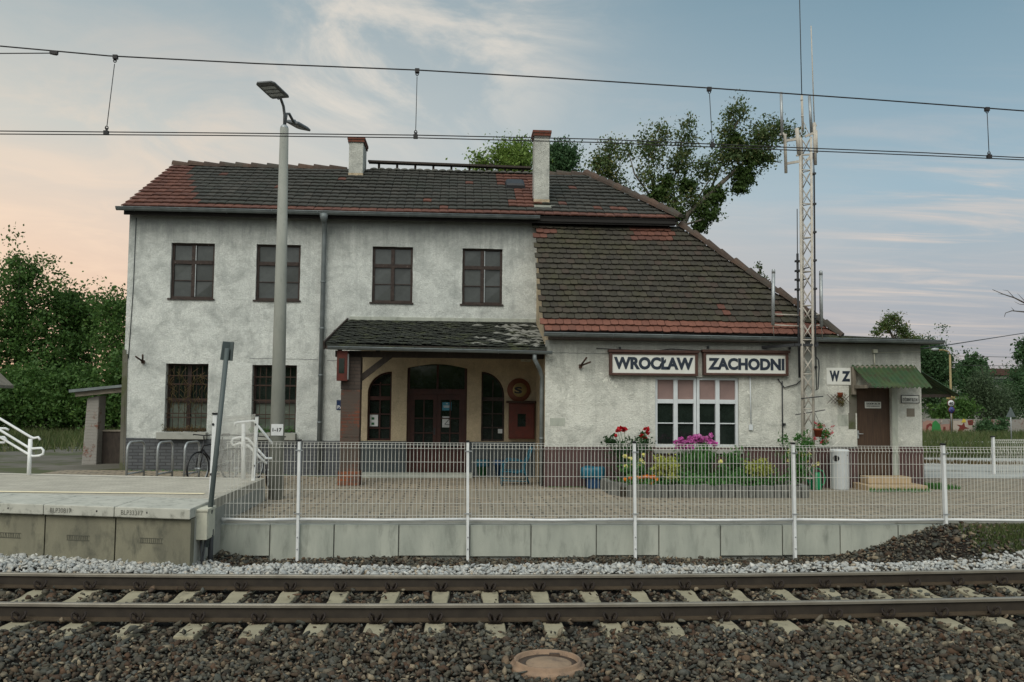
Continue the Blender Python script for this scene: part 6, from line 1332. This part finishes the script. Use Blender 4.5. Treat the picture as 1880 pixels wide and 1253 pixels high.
# ------------------------------------------------------------------ loose things by the wall
def bucket(c, r0, r1, h, g, n=24): g.lathe(c, [(r0, 0), (r1, h), (r1+.012, h), (r1+.012, h+.018), (r1-.01, h+.018), (r0*.9, h*.2), (0, h*.2)], n)
c = atz(1090, 897, .29); o = empty('waste_bin', c, 'small blue waste bin with a loose light blue bag over its rim', 'bin'); g = G(); vs = []
for z, r in ((0, .145), (.40, .185)): vs += [c+Vector((sx*r, sy*r*.8, z)) for sx, sy in ((-1, -1), (1, -1), (1, 1), (-1, 1))]
g.add(vs, [(0, 1, 2, 3), (0, 1, 5, 4), (1, 2, 6, 5), (2, 3, 7, 6), (3, 0, 4, 7)]); g.build('body', 'binblue', o, bevel=.02)
g = G(); n = 32; vs = []
for j, (z, r) in enumerate(((.22, .205), (.27, .215), (.36, .225), (.43, .225), (.45, .20), (.42, .16))):
    for k in range(n):
        t = 2*PI*k/n; sq = 1/max(abs(math.cos(t)), abs(math.sin(t))); e = 1+.05*math.sin(5*t+j)+.03*math.sin(9*t); x = math.cos(t)*r*min(sq, 1.22)*e; y = math.sin(t)*r*.82*min(sq, 1.22)*e
        if math.cos(t) < -.6 and j < 4: x -= .09*(-math.cos(t)-.6)*2*(1-abs(j-1.5)/3)
        vs.append(c+Vector((x, y, z+(.02*math.sin(3*t+1) if j == 0 else .012*math.sin(4*t)))))
g.add(vs, [(j*n+k, j*n+(k+1) % n, (j+1)*n+(k+1) % n, (j+1)*n+k) for j in range(5) for k in range(n)]+[tuple(range(5*n, 6*n))], 0, True); g.build('bag', 'bagblue', o)
c = at(1497, 893, 18.35); c.z = .29; o = empty('watering_can', c, 'green plastic watering can standing between the flower bed and the white litter bin', 'watering can'); g = G(); g.lathe(c, [(.125, 0), (.13, .02), (.12, .30), (.105, .36), (.085, .36), (.0, .30)], 24); g.build('body', 'green_p', o)
g = G(); g.tube([c+Vector((.10, 0, .07)), c+Vector((.19, 0, .12)), c+Vector((.215, 0, .24)), c+Vector((.17, 0, .38)), c+Vector((.06, 0, .44)), c+Vector((-.06, 0, .43)), c+Vector((-.10, 0, .35))], .015, 8); g.build('handle', 'green_p', o)
g = G(); g.tube([c+Vector((-.10, 0, .08)), c+Vector((-.17, 0, .20)), c+Vector((-.21, -.02, .33))], [.035, .022, .018], 10); g.lathe(c+Vector((-.215, -.02, .335)), [(.02, 0), (.035, .03), (0, .035)], 12); g.build('spout', 'green_p', o)
c = at(1542, 897, 18.38); c.z = .29; o = empty('litter_bin', c, 'white metal litter bin with a dark oval slot beside the steps', 'bin'); r = .195; g = G(); g.lathe(c, [(r*.94, 0), (r, .02), (r, .79), (r*1.02, .80), (r*1.02, .83), (r*.9, .845), (0, .85)], 28); g.build('body', 'pvc', o)
g = G(); a0 = math.radians(226); vs = []
for k in range(16):
    t = 2*PI*k/16; aa = a0+.36*math.cos(t); vs.append(c+Vector(((r+.004)*math.cos(aa), (r+.004)*math.sin(aa), .66+.065*math.sin(t))))
vs.append(c+Vector(((r+.006)*math.cos(a0), (r+.006)*math.sin(a0), .66))); g.add(vs, [(k, (k+1) % 16, 16) for k in range(16)]); g.build('slot', 'black', o); g = G(); aa = math.radians(300); g.lathe(c+Vector((r*math.cos(aa), r*math.sin(aa)-.0, .73)), [(.014, -.01), (.014, .01)], 8, axis='y'); g.build('lock', 'black', o)
c = atz(885, 874, .31); o = empty('plastic_tub', c, 'dark green plastic tub with a teal lining against the porch plinth', 'tub', 'tubs in the porch'); g = G(); bucket(c, .15, .18, .36, g); g.build('body', 'tubgreen', o); g = G(); g.lathe(c, [(.181, .22), (.20, .24), (.20, .37), (.185, .40), (.17, .36), (0, .30)], 24); g.build('lining', 'teal', o)
c = atz(915, 874, .31); o = empty('plastic_tub', c, 'navy blue plastic tub between the green tub and the blue garden chair', 'tub', 'tubs in the porch'); g = G(); bucket(c, .14, .17, .36, g); g.build('body', 'binblue', o); g = G(); g.lathe(c, [(.172, .25), (.19, .27), (.188, .36), (.17, .39), (0, .3)], 24); g.build('lining', 'binblue', o)
c = atz(945, 893, .29); o = empty('garden_chair', c, 'blue garden chair with sagging teal fabric seat in the porch', 'chair'); g = G(); y0, y1 = c.y-.02, c.y+.48
def cp(px, py, y): p = at(px, py, c.y); return Vector((p.x, y, p.z))
for y in (y0, y1):
    g.tube([cp(921, 896, y), cp(922, 866, y), cp(926, 852, y), cp(934, 845, y), cp(950, 846, y), cp(964, 850, y)], .014, 8); g.tube([cp(971, 888, y), cp(964, 868, y), cp(962, 858, y), cp(972, 838, y), cp(977, 823, y)], .016, 8); g.tube([cp(921, 883, y), cp(968, 884, y)], .011, 8); g.tube([cp(923, 866, y), cp(963, 868, y)], .012, 8)
for a in ((921, 884), (977, 823), (923, 866)): g.tube([cp(*a, y0), cp(*a, y1)], .012, 8)
g.build('frame', 'teal', o); g = G(); prof = [(925, 852), (927, 862), (936, 868), (950, 870), (960, 866), (966, 853), (972, 838), (977, 824)]; vs = [cp(x, y+(1.2 if 1 < k < 5 else 0)*math.sin(j*PI/4), y0+(y1-y0)*j/4) for k, (x, y) in enumerate(prof) for j in range(5)]; k_ = len(vs); vs += [v-Vector((0, 0, .012)) for v in vs]
fs = [(i*5+j, i*5+j+1, i*5+6+j, i*5+5+j) for i in range(7) for j in range(4)]; fs += [tuple(q+k_ for q in f)[::-1] for f in fs]; g.add(vs, fs, 0, True); g.build('fabric', 'teal', o)
# bike stands and bicycles
zg = .40
for i, (xa, xb) in enumerate(((232, 264), (288, 316), (338, 365))):
    a, b_ = at(xa, 874, 18.55), at(xb, 870, 19.2); a.z = b_.z = zg; d = (b_-a).normalized(); o = empty('bike_stand', a, ('grey hooped bike stand nearest the lean-to shelter', 'middle grey hooped bike stand below the rusty barred window', 'grey hooped bike stand next to the bicycle wheel')[i], 'bike stand', 'hooped bike stands by the wall'); L = (b_-a).length; hh = .78; up = Vector((0, 0, 1)); pts = [a, a+up*(hh-.15)]
    for k in range(1, 6): t = PI/2*k/6; pts.append(a+d*(.15*(1-math.cos(t)))+up*(hh-.15+.15*math.sin(t)))
    pts += [a+d*.15+up*hh, b_-d*.15+up*hh]
    for k in range(1, 6): t = PI/2*k/6; pts.append(b_-d*(.15*(1-math.sin(t)))+up*(hh-.15+.15*math.cos(t)))
    pts += [b_+up*(hh-.15), b_]; g = G(); g.tube(pts, .024, 10); g.build('hoop', 'galv', o); g = G(); g.tube([a+up*.14, b_+up*.14], .02, 8); g.build('crossbar', 'galv', o)
def bicycle(loc, rz, lb, col):
    o = empty('bicycle', (0, 0, 0), lb, 'bicycle', 'bicycles parked by the stands'); ring = lambda c, r, n=40: [Vector((c[0]+r*math.cos(2*PI*k/n), 0, c[1]+r*math.sin(2*PI*k/n))) for k in range(n)]
    for cx_ in (-.52, .52):
        g = G(); g.tube(ring((cx_, .34), .325), .019, 8, closed=True); w = g.build('wheel', 'black', o); g = G(); g.tube(ring((cx_, .34), .302), .010, 6, closed=True); g.build('rim', 'galv', w); g = G()
        for k in range(16): a = 2*PI*k/16; g.tube([Vector((cx_, .012*(-1)**k, .34)), Vector((cx_+.30*math.cos(a), 0, .34+.30*math.sin(a)))], .0022, 4)
        g.tube([(cx_, -.06, .34), (cx_, .06, .34)], .022, 8); g.build('spokes', 'galv', w)
    g = G(); bb, hd, stp = Vector((-.05, 0, .30)), Vector((.36, 0, .78)), Vector((-.22, 0, .80))
    for p, q in ((bb, hd-Vector((0, 0, .08))), (bb, stp), (stp, hd), (bb, Vector((-.52, 0, .34))), (stp-Vector((0, 0, .04)), Vector((-.52, 0, .34)))): g.tube([p, q], .016, 8)
    g.build('frame', col, o); g = G(); g.tube([Vector((.33, 0, .88)), hd, Vector((.42, 0, .66))], .017, 8)
    for s in (-.05, .05): g.tube([Vector((.41, s*.6, .68)), Vector((.45, s, .60)), Vector((.52, s, .34))], .011, 6)
    g.build('fork', col, o); g = G(); g.tube([Vector((.28, -.30, .98)), Vector((.38, -.22, 1.0)), Vector((.35, 0, .98)), Vector((.38, .22, 1.0)), Vector((.28, .30, .98))], .012, 8); g.tube([Vector((.33, 0, .86)), Vector((.35, 0, .98))], .014, 8); g.build('handlebar', 'black', o)
    g = G(); g.tube([stp, Vector((-.25, 0, .90))], .013, 8); s_ = Vector((-.27, 0, .92)); g.add([s_+Vector(v) for v in ((-.12, -.08, 0), (.02, -.05, .01), (.15, -.015, 0), (.15, .015, 0), (.02, .05, .01), (-.12, .08, 0), (-.12, -.08, .05), (.02, -.05, .04), (.15, -.015, .03), (.15, .015, .03), (.02, .05, .04), (-.12, .08, .05))], [(0, 1, 2, 3, 4, 5), (6, 7, 8, 9, 10, 11)]+[(k, (k+1) % 6, (k+1) % 6+6, k+6) for k in range(6)]); g.build('saddle', 'black', o, bevel=.01)
    g = G(); g.lathe(bb, [(.09, -.045), (.09, -.04)], 20, axis='y'); 
    for s in (-1, 1): g.beam(bb+Vector((0, s*.06, 0)), bb+Vector((s*.12, s*.06, -s*.11)), .012, .02); g.box(bb.x+s*.12-.04, bb.x+s*.12+.04, s*.06, s*.15, bb.z-s*.11-.01, bb.z-s*.11+.01)
    g.build('crank', 'cable', o); o.location = loc; o.rotation_euler = (0, math.radians(2), rz); return o
p = at(378, 870, 18.0); bicycle((p.x+.08, 18.35, zg-.01), math.radians(-112), 'dark bicycle leaning by the stands, its wheel showing beside the leaning pole', 'black')
p = at(436, 870, 18.0); bicycle((p.x+.05, 18.6, zg-.02), math.radians(-100), 'grey bicycle behind the short fence at the platform end', 'cable')
p = at(486, 870, 18.0); bicycle((p.x+.02, 18.5, zg-.04), math.radians(-84), 'dark bicycle standing closest to the lamp post foot', 'black')
# ------------------------------------------------------------------ sky and sun
w = bpy.data.worlds.new('World'); SC.world = w; w.use_nodes = True; t = NT(w.node_tree)
bg = [n for n in t.n if n.type == 'BACKGROUND'][0]
tc = t.new('ShaderNodeTexCoord'); d = tc.outputs['Generated']; s = t.new('ShaderNodeSeparateXYZ'); t.link(d, s.inputs[0]); X_, Y_, Z_ = s.outputs
e = t.math('MAXIMUM', Z_, 0.)
Lr = t.ramp(e, [(0., (.74, .43, .26)), (.09, (.82, .53, .345)), (.17, (.78, .58, .42)), (.27, (.56, .54, .47)), (.40, (.33, .39, .40)), (1., (.30, .37, .43))])
Rr = t.ramp(e, [(0., (.31, .30, .32)), (.08, (.315, .32, .35)), (.15, (.33, .37, .395)), (.22, (.28, .385, .44)), (.42, (.15, .25, .31)), (1., (.2, .28, .34))])
az = t.math('DIVIDE', X_, t.math('MAXIMUM', t.math('SQRT', t.math('ADD', t.math('MULTIPLY', X_, X_), t.math('MULTIPLY', Y_, Y_))), .01))
f = t.math('ADD', t.math('MULTIPLY', az, .98), .535, clamp=True)
col = t.mix(f, Lr, Rr)
# clouds on a flat layer overhead
zc = t.math('ADD', e, .06); cb = t.new('ShaderNodeCombineXYZ'); t.setin(cb.inputs[0], t.math('DIVIDE', X_, zc)); t.setin(cb.inputs[1], t.math('DIVIDE', Y_, zc))
def cloud(scale, rot, loc, detail, lo, hi, dist=.4, sc=1.):
    m = t.new('ShaderNodeMapping'); t.link(cb.outputs[0], m.inputs[0]); m.inputs['Scale'].default_value = scale; m.inputs['Rotation'].default_value = (0, 0, rot); m.inputs['Location'].default_value = loc
    return t.ramp(t.noise(m.outputs[0], sc, detail, .62, dist), [(lo, 0.), (hi, 1.)], 'EASE')
def near(direc, tight):
    v = t.new('ShaderNodeVectorMath', operation='DOT_PRODUCT'); t.link(d, v.inputs[0]); v.inputs[1].default_value = Vector(direc).normalized(); return t.math('POWER', t.math('MAXIMUM', v.outputs['Value'], 0.), tight)
wisp = cloud((.7, 1.5, 1), .5, (1.3, .4, 0), 9., .46, .78, 1.2)
puff = cloud((1.6, 1.2, 1), .6, (3.1, 2.2, 0), 10., .40, .66, 1.0)
m1 = t.math('ADD', t.math('ADD', near(ray(800, 20), 130.), t.math('MULTIPLY', near(ray(720, 75), 420.), .9)), t.math('ADD', t.math('MULTIPLY', near(ray(580, 165), 600.), 1.0), t.math('MULTIPLY', near(ray(930, -20), 200.), .7)), clamp=True)
warm = t.mix(f, (.86, .64, .46), (.58, .50, .45))
col = t.mix(t.math('MULTIPLY', wisp, t.math('SUBTRACT', .36, t.math('MULTIPLY', e, .55), clamp=True)), col, warm)
col = t.mix(t.math('MULTIPLY', m1, t.math('ADD', t.math('MULTIPLY', puff, .62), .10)), col, (.74, .655, .545))
m2 = t.math('ADD', near(ray(1700, 470), 190.), t.math('MULTIPLY', near(ray(1840, 400), 500.), .8), clamp=True)
str2 = cloud((.45, 1.9, 1), -.30, (.2, 1.7, 0), 9., .45, .70, 1.3)
col = t.mix(t.math('MULTIPLY', m2, t.math('MULTIPLY', str2, .8)), col, (.64, .52, .43))
m3 = t.math('MAXIMUM', near(ray(200, 420), 60.), near(ray(330, 280), 200.)); col = t.mix(t.math('MULTIPLY', m3, t.math('MULTIPLY', puff, .35)), col, (.90, .66, .46))
# unseen sky behind the viewer, brightened to light the facade, physical sky mixed in
back = t.math('MULTIPLY', t.math('ADD', t.math('MULTIPLY', Y_, -1.), .25), 1.1, clamp=True)
col = t.mix(back, col, t.ramp(e, [(0., (.36, .39, .38)), (.25, (.62, .66, .62)), (.6, (.98, 1.05, 1.0)), (1., (.78, .87, .86))]))
ns = t.new('ShaderNodeTexSky', sky_type='NISHITA'); ns.sun_disc = False; ns.sun_elevation = math.radians(44); SUNAZ = math.radians(-158)
ns.sun_rotation = SUNAZ; ns.dust_density = 2.
ad = t.new('ShaderNodeMix', data_type='RGBA', blend_type='ADD'); ad.inputs[0].default_value = 1.
sc_ = t.new('ShaderNodeMix', data_type='RGBA', blend_type='MULTIPLY'); sc_.inputs[0].default_value = 1.; t.link(ns.outputs[0], sc_.inputs[6]); sc_.inputs[7].default_value = (.012, .012, .012, 1)
t.link(col, ad.inputs[6]); t.link(sc_.outputs[2], ad.inputs[7]); t.link(ad.outputs[2], bg.inputs['Color']); bg.inputs['Strength'].default_value = 1.0
ld = bpy.data.lights.new('sun', 'SUN'); ld.energy = 1.4; ld.angle = math.radians(38); ld.color = (1., .95, .84); lo = bpy.data.objects.new('sun', ld); COL.objects.link(lo)
el = math.radians(44); sa = math.radians(-158); sd = Vector((math.sin(sa)*math.cos(el), math.cos(sa)*math.cos(el), math.sin(el))); lo.rotation_euler = sd.to_track_quat('Z', 'Y').to_euler()
SC.view_settings.view_transform = 'Standard'; SC.view_settings.look = 'None'; SC.view_settings.exposure = .16; SC.view_settings.gamma = 1.
SC.cycles.max_bounces = 6; SC.cycles.use_denoising = True
